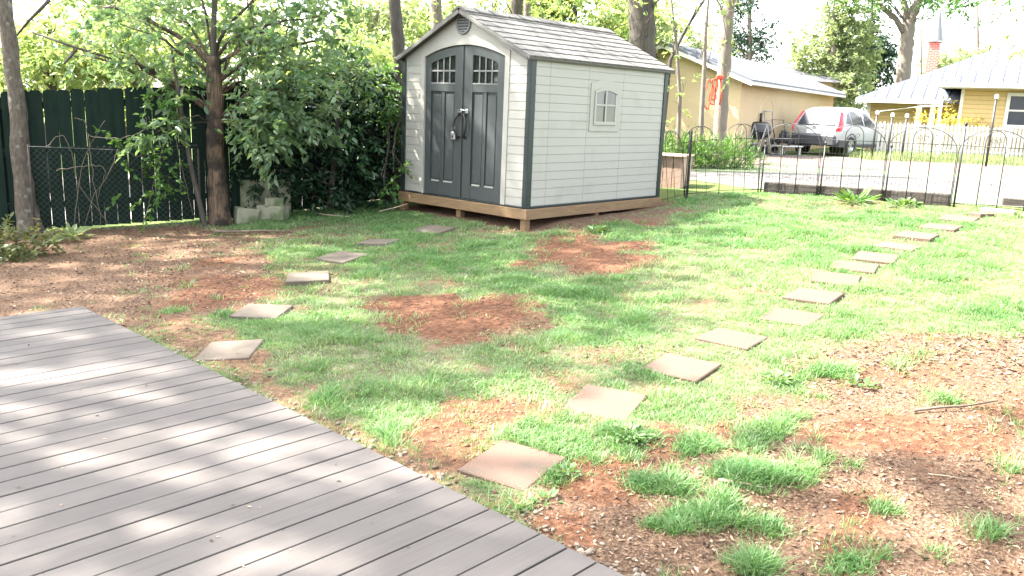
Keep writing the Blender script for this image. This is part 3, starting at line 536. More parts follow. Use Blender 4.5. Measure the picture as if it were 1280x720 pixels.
def padlock():
    o = empty('padlock', in_shed((-.045, WD-1.10, .86)), SH[3], 'small silver padlock hanging from the left shed door handle', 'padlock')
    MB().box((-.016, -.04, -.06), (.016, .04, .045), .008).build('lock_body', M['steel'], o)
    pts = [(0, .022*math.cos(a)*1.0, .045+.05+.025*math.sin(a)) for a in np.linspace(0, math.pi, 9)]; pts = [(0, .022, .03)]+pts+[(0, -.022, .03)]
    MB().tube(pts, .005, 6).build('shackle', M['steel'], o); MB().box((-.0185, -.016, -.03), (-.0165, .016, -.0)).build('keyhole_cover', M['black'], o)
padlock()
def platform():
    o = empty('shed_platform', (SH[0], SH[1], SH[2]), SH[3], 'raised brown lumber platform on posts carrying the shed', 'platform')
    e = .028; z1, z0 = -.004, -.135
    MB().box((-e-.036, -e, z0), (-e, WD+e, z1), .004).build('rim_board', M['lumber_h'], o)
    MB().box((-e-.036, -e-.038, z0), (DP+.02, -e-.0005, z1), .004).build('rim_board', M['lumber_h'], o)
    MB().box((-e, WD+e, z0), (DP+.02, WD+e+.036, z1), .004).build('rim_board', M['lumber_h'], o)
    mb = MB()
    for k in range(7): x = .3+k*.42; mb.box((x, -e, z0+.01), (x+.036, WD+e, z1-.02))
    mb.build('joist', M['lumber'], o); MB().box((-.02, -.02, -.02), (DP, WD+.02, -.005)).build('floor_sheet', M['lumber'], o)
    for (x, y) in ((-.03, -.03), (-.03, WD-.065), (1.45, -.02), (1.45, WD-.07), (2.8, WD-.07), (-.0, 1.2)):
        w = in_shed((x+.05, y+.05, 0)); zg = g1(w[0], w[1])-SH[2]-.08
        MB().box((x, y, min(zg, -.2)), (x+.09, y+.09, z0-.002), .004).build('post', M['lumber'], o)
platform()
# ------------------------------------------------------------------ stepping stones
def stones():
    def slab(name, mat, seed):
        rg = np.random.default_rng(seed); h = .2026; c = .007
        mb = MB(); ring = []
        for (sx, sy) in ((-1, -1), (1, -1), (1, 1), (-1, 1)): ring.append((sx*h+(rg.random()-.5)*.006, sy*h+(rg.random()-.5)*.006))
        vs = []
        for z, i in ((-.05, 0), (-.006, 0), (0, c)):
            for (x, y) in ring: vs.append((x*(1-i/h), y*(1-i/h), z))
        fs = [(k*4+j, k*4+(j+1) % 4, (k+1)*4+(j+1) % 4, (k+1)*4+j) for k in range(2) for j in range(4)]+[(8, 9, 10, 11)]
        mb.add(vs, fs); return mb.build(name, mat)
    ordn = ['first', 'second', 'third', 'fourth', 'fifth', 'sixth', 'seventh', 'eighth', 'ninth', 'tenth', 'eleventh', 'twelfth', 'thirteenth']
    for lst, mat, grp, lab in ((RSTONES, 'stone_tan', 'stepping stones of the right path', '%s stone from the deck in the tan row leading to the wire fence'), (LSTONES, 'stone_grey', 'stepping stones of the left path', '%s stone from the deck in the grey brown row leading to the shed')):
        src = slab('stepping_stone', M[mat], 3)
        for i, (x, y, t) in enumerate(lst):
            o = src if i == 0 else src.copy()
            if i: link(o)
            e = .2; nx_ = (g1(x-e, y)-g1(x+e, y))/(2*e); ny_ = (g1(x, y-e)-g1(x, y+e))/(2*e)
            q = Vector((0, 0, 1)).rotation_difference(Vector((nx_+(rng.random()-.5)*.05, ny_+(rng.random()-.5)*.05, 1))); o.rotation_mode = 'QUATERNION'
            o.rotation_quaternion = q @ Matrix.Rotation(t+math.pi/4, 4, 'Z').to_quaternion(); o.location = (x, y, g1(x, y)+.014+.018*(y > 6.8))
            tag(o, lab % ordn[i], 'stepping stone', grp)
    o = slab('stepping_stone', M['stone_tan'], 5); o.location = (6.12, 11.06, g1(6.12, 11.06)+.04); o.scale = (.62, .5, 1); o.rotation_euler = (0, 0, .4); tag(o, 'small broken slab lying against the two edging bricks by the fence', 'stepping stone')
    for i, (px, lab) in enumerate((((6.42, 11.2), 'pinkish edging brick nearer the tan stepping stones'), ((6.83, 10.92), 'pinkish edging brick at the right edge of the photo'))):
        b = MB().box((-.2, -.09, -.06), (.2, .09, .05), .008).build('edging_brick', M['brickp']) if i == 0 else b.copy()
        if i: link(b)
        b.location = (*px, g1(*px)+.02); b.rotation_euler = (0, 0, -.6); tag(b, lab, 'brick', 'edging bricks at the end of the path')
stones()
#@@PART2
# ------------------------------------------------------------------ foliage helpers
def unit(v): return v/(np.linalg.norm(v, axis=-1, keepdims=True)+1e-9)
def leaf_geo(P, D, Nn, Ln, wr=.4, fold=.25, simple=False):
    # P base points, D leaf direction, Nn leaf normal, Ln lengths -> verts, quads
    D = unit(D); Sd = unit(np.cross(Nn, D)); Nn = np.cross(D, Sd); L = Ln[:, None]; w = L*wr*.5
    tip = P+D*L-Nn*L*.10; n = len(P)
    if simple:
        V = np.stack([P, P+D*L*.5+Sd*w+Nn*w*fold, tip, P+D*L*.5-Sd*w+Nn*w*fold], 1); b = np.arange(n)[:, None]*4
        return V.reshape(-1, 3), b+np.array([[0, 1, 2, 3]]), 4
    l1, l2 = P+D*L*.3+Sd*w*.95+Nn*w*fold, P+D*L*.68+Sd*w*.8+Nn*(w*fold-L*.03); r1, r2 = P+D*L*.3-Sd*w*.95+Nn*w*fold, P+D*L*.68-Sd*w*.8+Nn*(w*fold-L*.03)
    V = np.stack([P, l1, l2, tip, r2, r1], 1).reshape(-1, 3); b = np.arange(n)[:, None]*6
    return V, np.concatenate([b+np.array([[0, 3, 2, 1]]), b+np.array([[0, 5, 4, 3]])]), 6
def sprays(rg, clumps, L0, per=12, slen=3.2, droop=.25, up_=.6):
    # clumps: (x, y, z, rx, ry, rz, n leaves) -> leaf base points, directions, normals, lengths, colour value
    Ps, Ds, Ns, Ls, Rs = [], [], [], [], []
    for (x, y, z, a, b, c, n) in clumps:
        m = max(1, int(n/per)); u = unit(rg.normal(size=(m, 3))); rad = rg.random(m)**.45
        cen = np.array([x, y, z])+u*rad[:, None]*np.array([a, b, c]); dr = unit(u*.8+rg.normal(size=(m, 3))*.5+np.array([0, 0, .15-droop])); sl = L0*slen*(.6+.8*rg.random(m))
        tone = np.clip(.5+.22*rg.normal(size=m), 0, 1)
        k = rg.integers(0, m, n); t = rg.random(n); side = np.where(rg.random(n) < .5, 1, -1)
        d = dr[k]; sv = unit(np.cross(d, np.array([0, 0, 1.])+rg.normal(size=(n, 3))*.3)); p = cen[k]+d*(t*sl[k])[:, None]-np.array([0, 0, 1.])*(droop*t*t*sl[k])[:, None]
        Ps.append(p+rg.normal(size=(n, 3))*L0*.12); Ds.append(d*.55+sv*(side*(.9-.5*t))[:, None]+rg.normal(size=(n, 3))*.25-np.array([0, 0, droop*.8]))
        Ns.append(np.array([0, 0, up_])+rg.normal(size=(n, 3))*.45); Ls.append(L0*(.6+.65*rg.random(n))); Rs.append(np.clip(tone[k]+.16*rg.normal(size=n), 0, 1))
    return [np.concatenate(q) for q in (Ps, Ds, Ns, Ls, Rs)]
def foliage(name, mat, parent, rg, clumps, L0, wr=.42, simple=False, **kw):
    P, D, Nn, L, Rr = sprays(rg, clumps, L0, **kw)
    V, Q, k = leaf_geo(P, D, Nn, L, wr, simple=simple)
    return np_mesh(name, V, Q, mat, parent, rnd=np.repeat(Rr, k))
def limb_pts(rg, a, b, n=6, sag=.1):
    a, b = np.array(a, float), np.array(b, float); t = np.linspace(0, 1, n)[:, None]; L = np.linalg.norm(b-a)
    return a+(b-a)*t+np.array([0, 0, 1.])*(np.sin(t*math.pi)*L*sag)+rg.normal(size=(n, 3))*L*.025*np.sin(t*math.pi)
def tree(name, label, cat, seed, base, trunk, rad, bark, clumps=(), leaf=None, L0=.1, wr=.42, group=None, simple=True, start=.35, limbr=.3, flare=1.5, nseg=10, twigs=2, crown='crown', **kw):
    # trunk: points above the base (offsets); clumps: absolute
    rg = np.random.default_rng(seed); z0 = g1(*base)-.06; o = empty(name, (base[0], base[1], z0), 0, label, cat, group); off = np.array([base[0], base[1], z0])
    T = [np.array(p, float) for p in trunk]; pts = []; rr = []
    for i in range(len(T)-1):
        m = 7
        for k in range(m+(i == len(T)-2)):
            t = k/m; pts.append(T[i]*(1-t)+T[i+1]*t+(rg.normal(size=3)*rad[0]*.035 if (i or k) else 0)); rr.append(rad[i]*(1-t)+rad[i+1]*t)
    rr[0] *= flare; rr[1] *= 1+(flare-1)*.35
    mb = MB().tube(pts, rr, nseg, wob=.09, seed=seed)
    H = np.array(pts)
    for (x, y, z, a, b, c, n) in clumps:
        q = np.array([x, y, z])-off; i = int(np.clip(np.argmin(np.linalg.norm(H-q*np.array([1, 1, .75]), axis=1)), start*len(H), len(H)-1)); d = np.linalg.norm(q-H[i])
        if d < .15: continue
        r0 = min(rr[i]*.75, max(.012, d*.018*limbr/.3)); lp = limb_pts(rg, H[i], q, 7); mb.tube(lp, list(np.linspace(r0, r0*.3, 7)), 6, seed=seed)
        for k in range(twigs):
            e = q+rg.normal(size=3)*np.array([a, b, c])*.55; s = lp[rg.integers(3, 6)]; mb.tube(limb_pts(rg, s, e, 5), list(np.linspace(r0*.4, r0*.12, 5)), 4, cap=False, seed=seed)
    mb.build('trunk', bark, o, fix=False)
    if clumps and leaf: 
        c = foliage(crown, leaf, o, rg, [(x-off[0], y-off[1], z-off[2], a, b, c_, n) for (x, y, z, a, b, c_, n) in clumps], L0, wr, simple, **kw)
    return o
def cl_at(u, v, Y, ru, rv, n, depth=None):       # a clump from where it is seen: centre (u, v) at depth Y, radii in photograph pixels
    p = at(u, v, Y); s = Y/F; return (*p, ru*s, depth or ru*s*.8, rv*s, n)
def toff(base, px):                                # trunk offsets from photograph points (u, v) at the depth of the base
    z0 = g1(*base)-.06; return [(0, 0, 0)]+[tuple(at(u, v, base[1]+dy)-np.array([base[0], base[1], z0])) for (u, v, dy) in px]
# ------------------------------------------------------------------ trees of the yard
B1 = (-6.42, 11.0)
tree('leaning_tree', 'leaning tree with bare grey brown trunk at the left edge before the green fence', 'tree', 11, B1, toff(B1, [(28, 220, 0), (22, 130, 0), (4, 0, 0), (-30, -150, 0)])+[(-1.35, .1, 6.6), (-1.5, .2, 8.5)], (.145, .118, .10, .095, .09, .07, .04), M['bark_b'],
     [(-6.0, 10.2, 7.6, 1.5, 1.5, .7, 900), (-5.0, 11.6, 8.4, 1.3, 1.4, .7, 700), (-4.4, 9.6, 7.0, .9, 1.0, .5, 300), (-7.2, 9.2, 9.2, 1.4, 1.4, .7, 700)], M['leaf_m'], .15, start=.72, twigs=3)
B2 = (-4.02, 11.35); t2 = toff(B2, [(270, 200, 0), (268, 120, 0), (266, 70, 0)])
z2 = g1(*B2)
CL2 = [cl_at(325, 140, 11.1, 28, 34, 450), cl_at(355, 110, 11.2, 45, 45, 750), cl_at(370, 55, 11.4, 50, 45, 600), cl_at(200, 40, 11.4, 55, 34, 420), cl_at(330, 40, 11.4, 34, 38, 420), cl_at(285, 20, 11.8, 40, 26, 320), cl_at(350, -30, 11.6, 80, 40, 600), cl_at(240, -40, 11.6, 80, 36, 500),
       cl_at(180, 88, 11.3, 45, 18, 260), cl_at(228, 95, 11.3, 26, 20, 170), cl_at(342, 178, 11.0, 26, 22, 320), cl_at(312, 168, 11.1, 16, 18, 130), cl_at(395, 130, 11.4, 40, 42, 520), cl_at(195, 165, 10.9, 22, 14, 110), cl_at(222, 150, 10.9, 16, 12, 80), cl_at(150, 30, 11.5, 45, 26, 240),
       cl_at(345, 150, 11.1, 40, 24, 380), cl_at(400, 20, 11.6, 36, 36, 200), cl_at(245, 70, 11.7, 26, 26, 160), cl_at(110, 70, 11.4, 40, 18, 160), cl_at(430, 50, 12.0, 36, 34, 330), cl_at(300, 55, 11.9, 44, 30, 380), cl_at(200, 10, 12.0, 60, 26, 380), cl_at(120, 10, 12.2, 50, 28, 260), cl_at(380, 5, 12.0, 44, 26, 300), cl_at(440, 95, 12.3, 36, 24, 300)]
o2 = tree('broadleaf_tree', 'old tree with a peeling brown trunk and drooping glossy leaves beside the mossy blocks', 'tree', 12, B2, t2, (.14, .112, .108, .085), M['bark_p'], CL2, M['leaf_l'], .112, .43, simple=False, start=.5, flare=1.35, nseg=14, droop=.32, per=9, slen=2.2)
mb = MB(); H0 = np.array(t2[-1]); mb.tube([H0-np.array([.0, .0, .4]), H0+np.array([.02, 0, .3]), H0+np.array([.05, .05, 1.0]), H0+np.array([.0, .1, 2.2])], [.045, .04, .032, .02], 8); mb.build('upper_stem', M['bark_d'], o2, fix=False)
zo = np.array([B2[0], B2[1], g1(*B2)-.06]); mb = MB()
for pl in ([(40, 40, 11.2), (90, 58, 11.15), (130, 70, 11.2), (175, 80, 11.3), (240, 118, 11.5)], [(18, 48, 11.3), (36, 26, 11.3), (62, 0, 11.3)], [(80, 80, 11.1), (95, 62, 11.15)]):
    mb.tube([at(*p)-zo for p in pl], list(np.linspace(.012, .028, len(pl))), 5)
mb.build('bare_branch', M['bark_d'], o2, fix=False)
B3 = (-4.35, 11.25)
tree('leaning_sapling', 'thin dark leaning stem just left of the peeling trunk', 'sapling', 13, (-4.15, 11.2), toff((-4.15, 11.2), [(240, 215, 0), (228, 150, 0), (222, 108, 0), (214, 60, .1)]), (.035, .03, .028, .024, .012), M['bark_d'], [cl_at(215, 112, 11.1, 22, 16, 110), cl_at(205, 128, 11.0, 24, 12, 110)], M['leaf_m'], .10, .4, simple=False, start=.6, flare=1.1)
# dark evergreen shrub along the fence
CLS = []
rgS = np.random.default_rng(5)
for (u, v, Y, ru, rv, n) in ((330, 215, 11.95, 45, 35, 700), (375, 200, 12.2, 60, 55, 1600), (430, 205, 12.5, 60, 55, 1700), (475, 195, 12.9, 35, 55, 700), (400, 140, 12.2, 70, 45, 1500), (460, 130, 12.8, 48, 45, 1100), (350, 160, 12.0, 40, 40, 700), (440, 95, 12.9, 50, 28, 700), (480, 165, 13.0, 25, 40, 500), (390, 245, 12.2, 50, 18, 500), (450, 248, 12.6, 40, 15, 380), (495, 120, 13.2, 22, 32, 350)):
    CLS.append(cl_at(u, v, Y, ru, rv, n))
tree('evergreen_shrub', 'large dark evergreen shrub filling the fence corner left of the shed', 'shrub', 14, (-2.75, 12.35), [(0, 0, 0), (.05, 0, .5), (.1, .1, 1.2), (.15, .1, 1.9)], (.05, .045, .035, .015), M['bark_d'], CLS, M['leaf_d'], .085, .42, simple=False, start=.05, flare=1.2, crown='foliage', per=10, slen=2.4)
BS = (-1.93, 13.2)
CLB = [cl_at(485, 120, 12.6, 26, 22, 330), cl_at(497, 150, 12.5, 16, 20, 200), cl_at(470, 100, 12.8, 26, 18, 260), cl_at(492, 215, 12.2, 12, 16, 90), cl_at(480, 232, 12.2, 12, 8, 60)]
tree('young_tree', 'slim smooth grey trunk rising behind the left front corner of the shed', 'tree', 15, BS, toff(BS, [(502, 150, 0), (499, 70, 0), (493, 0, 0), (488, -90, 0)])+[(-.3, .1, 5.2), (-.3, .2, 7)], (.115, .10, .095, .09, .085, .07, .03), M['bark_d'], CLB+[(-2.8, 12.5, 6.5, 1.2, 1.2, .6, 500), (-1.5, 13.6, 7.2, 1.2, 1.2, .7, 500), (-2.0, 12.6, 8.0, 1.1, 1.1, .6, 400)], M['leaf_m'], .085, .4, simple=False, start=.25, flare=1.2)
# out in the neighbour's lot to the left: tall trees whose crowns dapple the yard and the deck
def shade_tree(label, seed, base, h, crown_r, nc, nl, L0=.17, zc=None):
    rg = np.random.default_rng(seed); z0 = g1(*base); cl = []
    for k in range(nc):
        a = 2*math.pi*(k/nc+rg.random()*.12); r = crown_r*(.25+.75*rg.random()**.6); zz = z0+(zc or h*.72)+rg.normal()*h*.07
        s = .85+.75*rg.random(); cl.append((base[0]+r*math.cos(a), base[1]+r*math.sin(a), zz, s, s*(.8+.4*rg.random()), s*.45, int(nl*s*s)))
    tree('shade_tree', label, 'tree', seed, base, [(0, 0, 0), (.1, .05, h*.3), (.15, -.1, h*.6), (.1, .1, h*.9)], (.22, .18, .13, .05), M['bark_b'], cl, M['leaf_m'], L0, .5, group='shade trees around the yard', per=16, start=.45, twigs=3)
SHADE = [((-11.3, 6.2), 16.5, 3.5, 11, 560), ((-9.8, 10.2), 16, 2.8, 7, 480), ((-9.3, 13.3), 15.5, 2.6, 9, 500), ((-14.2, 10.6), 16.5, 2.8, 9, 520), ((-8.6, 4.8), 15.5, 3.0, 4, 420)]
LBL = ['tall tree outside the left edge level with the deck corner', 'tall tree outside the left edge beside the near deck boards', 'tall tree outside the left edge behind the leaning trunk', 'tall tree directly behind the green fence', 'tallest tree far outside the left edge']
for i, (b_, h, r_, nc, nl) in enumerate(SHADE): shade_tree(LBL[i], 40+i, b_, h, r_, nc, nl)
# unseen house and two trees, added to keep sky light off the shed side
def unseen_house():
    o = empty('added_house', (DK[0]-6.3*dkd[0]-dkn[0]*1.5, DK[1]-6.3*dkd[1]-dkn[1]*1.5, 0), DK[2], 'unseen low grey house added behind the viewer to block sky light', 'house')
    MB().box((-7, -13, -.3), (0, 0, 3.0)).build('wall', M['roofg'], o); MB().prism([(-7.5, 3.0), (.4, 3.0), (-3.5, 4.6)], -13.4, .4, 1).build('roof', M['roofg'], o)
unseen_house()
shade_tree('unseen broad tree added right of the viewer to block sky light', 50, (6.3, 1.6), 8.0, 2.6, 12, 420)  # unseen trees on the right, added to screen the shed wall from sky
shade_tree('unseen broad tree added beyond the mulch to block sky light', 51, (9.6, 5.0), 8.5, 2.8, 12, 420)
# ------------------------------------------------------------------ grass and litter
def grass():
    Ps, hs_, ws, rs, sp = [], [], [], [], []
    for (x0, x1, y0, y1, dens, wmul) in ((-2.2, 3.4, 2.75, 4.6, 2000, 1.0), (-3.2, 4.2, 4.6, 6.6, 1500, 1.15), (-4.2, 5.4, 6.6, 9.2, 1000, 1.5), (-6.2, 7.6, 9.2, 14.0, 640, 2.0)):
        n = int((x1-x0)*(y1-y0)*dens); x = x0+(x1-x0)*rng.random(n); y = y0+(y1-y0)*rng.random(n)
        b, r, m, d, c = masks(x, y)
        keep = (rng.random(n) < d*1.05) & deck_free(x, y) & stone_free(x, y, .002) & in_yard(x, y) & (x < .62*y+1.2)
        x, y, d, c = x[keep], y[keep], d[keep], c[keep]; ex = (c > .45) & (y < 6.5); rep = np.where(ex, 2, 1); x, y, d, c = [np.repeat(q, rep) for q in (x, y, d, c)]; jj_ = np.repeat(ex, rep); x = x+jj_*rng.normal(size=len(x))*.015; y = y+jj_*rng.normal(size=len(y))*.015; k = 8; n = len(x)
        px = np.repeat(x, k)+rng.normal(size=n*k)*.016*wmul; py = np.repeat(y, k)+rng.normal(size=n*k)*.016*wmul
        hh = np.repeat(.016+.012*vnoise(x, y, .5, 61)+.034*sstep(.52, .85, vnoise(x, y, .26, 67))+.008*d+.030*np.clip(c, 0, 1)*vnoise(x, y, .11, 63)*(y < 7.5), k)*(.55+.75*rng.random(n*k))
        dry = np.repeat(np.clip(.40+.30*(vnoise(x, y, .22, 71)-.5)+.5*(fbm(x, y, 1.1, 73)-.5)+.22*(1-d)-.08*c, 0, 1), k)+rng.normal(size=n*k)*.16; dry = np.where(rng.random(n*k) < .07, .8+.2*rng.random(n*k), dry)
        Ps.append(np.stack([px, py], 1)); hs_.append(hh); ws.append((.0016+.0011*rng.random(n*k))*wmul*np.where(np.repeat(c, k) > .45, 1.12, 1)); rs.append(np.clip(dry, 0, 1)); sp.append(np.stack([px-np.repeat(x, k), py-np.repeat(y, k)], 1)/(.02*wmul))
    P = np.concatenate(Ps); h = np.concatenate(hs_); w = np.concatenate(ws); r = np.concatenate(rs); s = np.concatenate(sp); n = len(P)
    ok = stone_free(P[:, 0], P[:, 1], .004) & deck_free(P[:, 0], P[:, 1]); P, h, w, r, s = P[ok], h[ok], w[ok], r[ok], s[ok]; n = len(P)
    a = rng.random(n)*2*math.pi; lean = s*.6+np.stack([np.cos(a), np.sin(a)], 1)*(.3+.75*rng.random(n))[:, None]
    z = G(P[:, 0], P[:, 1])-.004; p3 = np.column_stack([P, z]); sd = np.stack([np.cos(a+1.3), np.sin(a+1.3), np.zeros(n)], 1)*w[:, None]
    m1 = p3+np.column_stack([lean*h[:, None]*.35, h*.6]); tp = p3+np.column_stack([lean*h[:, None]*1.0, h*.92])
    V = np.stack([p3-sd, p3+sd, m1+sd*.8, m1-sd*.8, tp+sd*.15, tp-sd*.15], 1).reshape(-1, 3); b = np.arange(n)[:, None]*6
    o = np_mesh('lawn_grass', V, np.concatenate([b+np.array([[0, 1, 2, 3]]), b+np.array([[3, 2, 4, 5]])]), M['grass'], rnd=np.repeat(r, 6))
    tag(o, 'patchy green lawn grass growing across the yard', 'grass', kind='stuff'); print('blades', n)
grass()
def chips():
    n = 90000; u = rng.random(n); x = np.where(u < .62, -.2+5.2*rng.random(n), -7.5+6*rng.random(n)); y = np.where(u < .62, 2.7+3.8*rng.random(n)**1.1, 5.2+6.5*rng.random(n))
    b, r, m, d, c = masks(x, y); k = (rng.random(n) < m*1.25*(1-.7*r)+.06*b) & deck_free(x, y) & stone_free(x, y, -.15+.3*0) & in_yard(x, y) & (rng.random(n) > c*.8)
    k &= (rng.random(n) < .25+1.0*vnoise(x, y, .3, 91)); x, y = x[k], y[k]; n = len(x); a = rng.random(n)*6.28; D = np.stack([np.cos(a), np.sin(a), rng.normal(size=n)*.28], 1); Nn = np.array([0, 0, 1.])+rng.normal(size=(n, 3))*.4
    far = 1+(y > 5)*.25; L = (.007+.034*rng.random(n)**2.6)*far; P = np.stack([x, y, G(x, y)+.003+.008*rng.random(n)], 1); V, Q, kk = leaf_geo(P-D*L[:, None]*.5, D, Nn, L, .38, simple=True)
    o = np_mesh('leaf_litter', V, Q, M['chip'], rnd=np.repeat(np.clip(rng.normal(size=n)*.28+.5, 0, 1), kk)); tag(o, 'brown leaf litter and wood chips over the bare soil', 'leaf litter', kind='stuff')
chips()
def pebbles():
    t = (1+5**.5)/2; ico = unit(np.array([(-1, t, 0), (1, t, 0), (-1, -t, 0), (1, -t, 0), (0, -1, t), (0, 1, t), (0, -1, -t), (0, 1, -t), (t, 0, -1), (t, 0, 1), (-t, 0, -1), (-t, 0, 1)], float))
    fc = np.array([(0, 11, 5), (0, 5, 1), (0, 1, 7), (0, 7, 10), (0, 10, 11), (1, 5, 9), (5, 11, 4), (11, 10, 2), (10, 7, 6), (7, 1, 8), (3, 9, 4), (3, 4, 2), (3, 2, 6), (3, 6, 8), (3, 8, 9), (4, 9, 5), (2, 4, 11), (6, 2, 10), (8, 6, 7), (9, 8, 1)])
    X_, Y_ = [], []
    n = 3000; s = -rng.random(n)*6.2+.3; o = rng.exponential(.075, n)+.015; X_.append(DK[0]+s*dkn[0]+o*dkd[0]); Y_.append(DK[1]+s*dkn[1]+o*dkd[1])
    n = 650; X_.append(-3.4+1.5*rng.random(n)); Y_.append(6.9+1.7*rng.random(n)); n = 450; X_.append(-.2+4.6*rng.random(n)); Y_.append(2.9+3*rng.random(n)); n = 120; X_.append(-.6+1*rng.random(n)); Y_.append(3.9+1.2*rng.random(n))
    x = np.concatenate(X_); y = np.concatenate(Y_); b, r, m, d, c = masks(x, y); k = deck_free(x, y) & stone_free(x, y, .0) & (rng.random(len(x)) < .25+b); x, y = x[k], y[k]; n = len(x)
    near_dk = dk_edge(x, y)[0] < .3; sz = np.where(near_dk, .006+.014*rng.random(n)**1.4, .003+.007*rng.random(n)**2); a = rng.random(n)*6.28
    sc = np.stack([sz*(1+.5*rng.random(n)), sz*(.7+.3*rng.random(n)), sz*(.45+.3*rng.random(n))], 1); q = ico[None]*sc[:, None, :]*(1+.12*rng.normal(size=(n, 12, 1))); ca, sa = np.cos(a)[:, None], np.sin(a)[:, None]
    V = np.stack([q[..., 0]*ca-q[..., 1]*sa+x[:, None], q[..., 0]*sa+q[..., 1]*ca+y[:, None], q[..., 2]+(G(x, y)+sz*.25)[:, None]], -1)
    Fc = (np.arange(n)[:, None, None]*12+fc[None]).reshape(-1, 3); o = np_mesh('gravel', V.reshape(-1, 3), Fc, M['pebble'], rnd=np.repeat(rng.random(n), 12), smooth=True); tag(o, 'pale pebbles scattered along the deck edge and bare soil', 'gravel', kind='stuff')
pebbles()
def clods():
    t = (1+5**.5)/2; ico = unit(np.array([(-1, t, 0), (1, t, 0), (-1, -t, 0), (1, -t, 0), (0, -1, t), (0, 1, t), (0, -1, -t), (0, 1, -t), (t, 0, -1), (t, 0, 1), (-t, 0, -1), (-t, 0, 1)], float))
    fc = np.array([(0, 11, 5), (0, 5, 1), (0, 1, 7), (0, 7, 10), (0, 10, 11), (1, 5, 9), (5, 11, 4), (11, 10, 2), (10, 7, 6), (7, 1, 8), (3, 9, 4), (3, 4, 2), (3, 2, 6), (3, 6, 8), (3, 8, 9), (4, 9, 5), (2, 4, 11), (6, 2, 10), (8, 6, 7), (9, 8, 1)])
    n = 60000; x = -4.5+9.5*rng.random(n); y = 2.8+8.2*rng.random(n); b, r, m, d, c = masks(x, y)
    k = (rng.random(n) < np.clip(r, 0, 1)*.9+.08*b) & deck_free(x, y) & stone_free(x, y, .0) & (rng.random(n) < vnoise(x, y, .22, 41)**1.5*1.3); x, y, r = x[k], y[k], r[k]; n = len(x)
    sz = .004+.012*rng.random(n)**2.5; sc = np.stack([sz*(.8+.6*rng.random(n)), sz*(.8+.5*rng.random(n)), sz*(.5+.3*rng.random(n))], 1); q = ico[None]*sc[:, None, :]*(1+.22*rng.normal(size=(n, 12, 1)))
    V = np.stack([q[..., 0]+x[:, None], q[..., 1]+y[:, None], q[..., 2]+(G(x, y)+sz*.1)[:, None]], -1)
    tag(np_mesh('soil_clods', V.reshape(-1, 3), (np.arange(n)[:, None, None]*12+fc[None]).reshape(-1, 3), M['clod'], rnd=np.repeat(np.clip(r*.7+.3*rng.random(n), 0, 1), 12)), 'crumbly reddish soil lumps on the bare patches', 'soil', kind='stuff'); print('clods', n)
M['clod'] = leafmat('soil clods', [(.06, .036, .023), (.085, .044, .027), (.12, .055, .032), (.18, .092, .057)], .0, .95)
clods()
def deck_bits():
    n = 170; s = -rng.random(n)*6.0; o = -rng.random(n)*3.6-.02; x = DK[0]-0*s+s*dkn[0]*1.0+o*dkd[0]; y = DK[1]+s*dkn[1]+o*dkd[1]; a = rng.random(n)*6.28; L = .006+.022*rng.random(n)**2.5
    D = np.stack([np.cos(a), np.sin(a), rng.normal(size=n)*.1], 1); V, Q, k = leaf_geo(np.stack([x, y, np.full(n, DK[3]+.0045)], 1), D, np.array([0, 0, 1.])+rng.normal(size=(n, 3))*.2, L, .45); tag(np_mesh('deck_debris', V, Q, M['chip'], rnd=np.repeat(rng.random(n), k)), 'tiny dry leaf scraps lying on the deck boards', 'leaf scraps', kind='stuff')
deck_bits()
def weed(x, y, lab, seed, r=.13, n=46, L=.06, mat='leaf_w', name='weed_plant', cat='weed', h=.05, wr=.5, grp=None):
    rg = np.random.default_rng(seed); o = empty(name, (x, y, g1(x, y)), 0, lab, cat, grp); a = rg.random(n)*6.28; q = rg.random(n)**.6*r
    P = np.stack([np.cos(a)*q*.6, np.sin(a)*q*.6, .012+h*rg.random(n)*(1-q/r*.6)], 1); D = np.stack([np.cos(a), np.sin(a), .25+.5*rg.random(n)], 1)+rg.normal(size=(n, 3))*.3
    V, Q, k = leaf_geo(P, D, np.array([0, 0, 1.])+rg.normal(size=(n, 3))*.25, L*(.6+.7*rg.random(n)), wr); np_mesh('leaves', V, Q, M[mat], o, rnd=np.repeat(rg.random(n), k))
    mb = MB()
    for i in range(0, n, 4): mb.tube([(0, 0, -.01), tuple(P[i]*.5+np.array([0, 0, .01])), tuple(P[i])], .0022, 4)
    mb.build('stems', M[mat] if False else M['stem'], o, fix=False); return o
M['stem'] = mk('green stem', (.09, .14, .05), (.07, .11, .04), 10, .6)
weed(.66, 4.27, 'broadleaf weed beside the second tan stepping stone', 1, .17, 85, .050, wr=.45); weed(.30, 3.86, 'broadleaf weed beside the right corner of the nearest stepping stone', 2, .09, 40, .042)
weed(.20, 3.60, 'pale flat weed between the nearest stepping stone and the deck', 3, .09, 18, .042, h=.015); weed(.06, 3.56, 'small pale weed touching the deck edge', 4, .07, 14, .04, h=.015)
weed(2.2, 5.02, 'low weed on the bare soil right of the grass clumps', 5, .13, 40, .05, h=.03); weed(1.72, 5.15, 'spreading weed near the far edge of the bare soil', 6, .16, 55, .05, h=.03)
weed(1.0, 10.25, 'weed at the foot of the front right shed post', 9, .16, 50, .09, h=.08); weed(-5.55, 10.35, 'bright green seedling at the foot of the leaning tree', 10, .22, 34, .16, mat='leaf_p', h=.16, wr=.35)
weed(4.92, 12.22, 'strappy green clump growing at the dark landscape timber', 11, .22, 70, .26, mat='leaf_m', name='strap_leaf_plant', cat='plant', h=.08, wr=.12)
weed(5.5, 11.95, 'low leafy weeds along the right end of the timber', 12, .3, 60, .11, mat='leaf_w', h=.08)
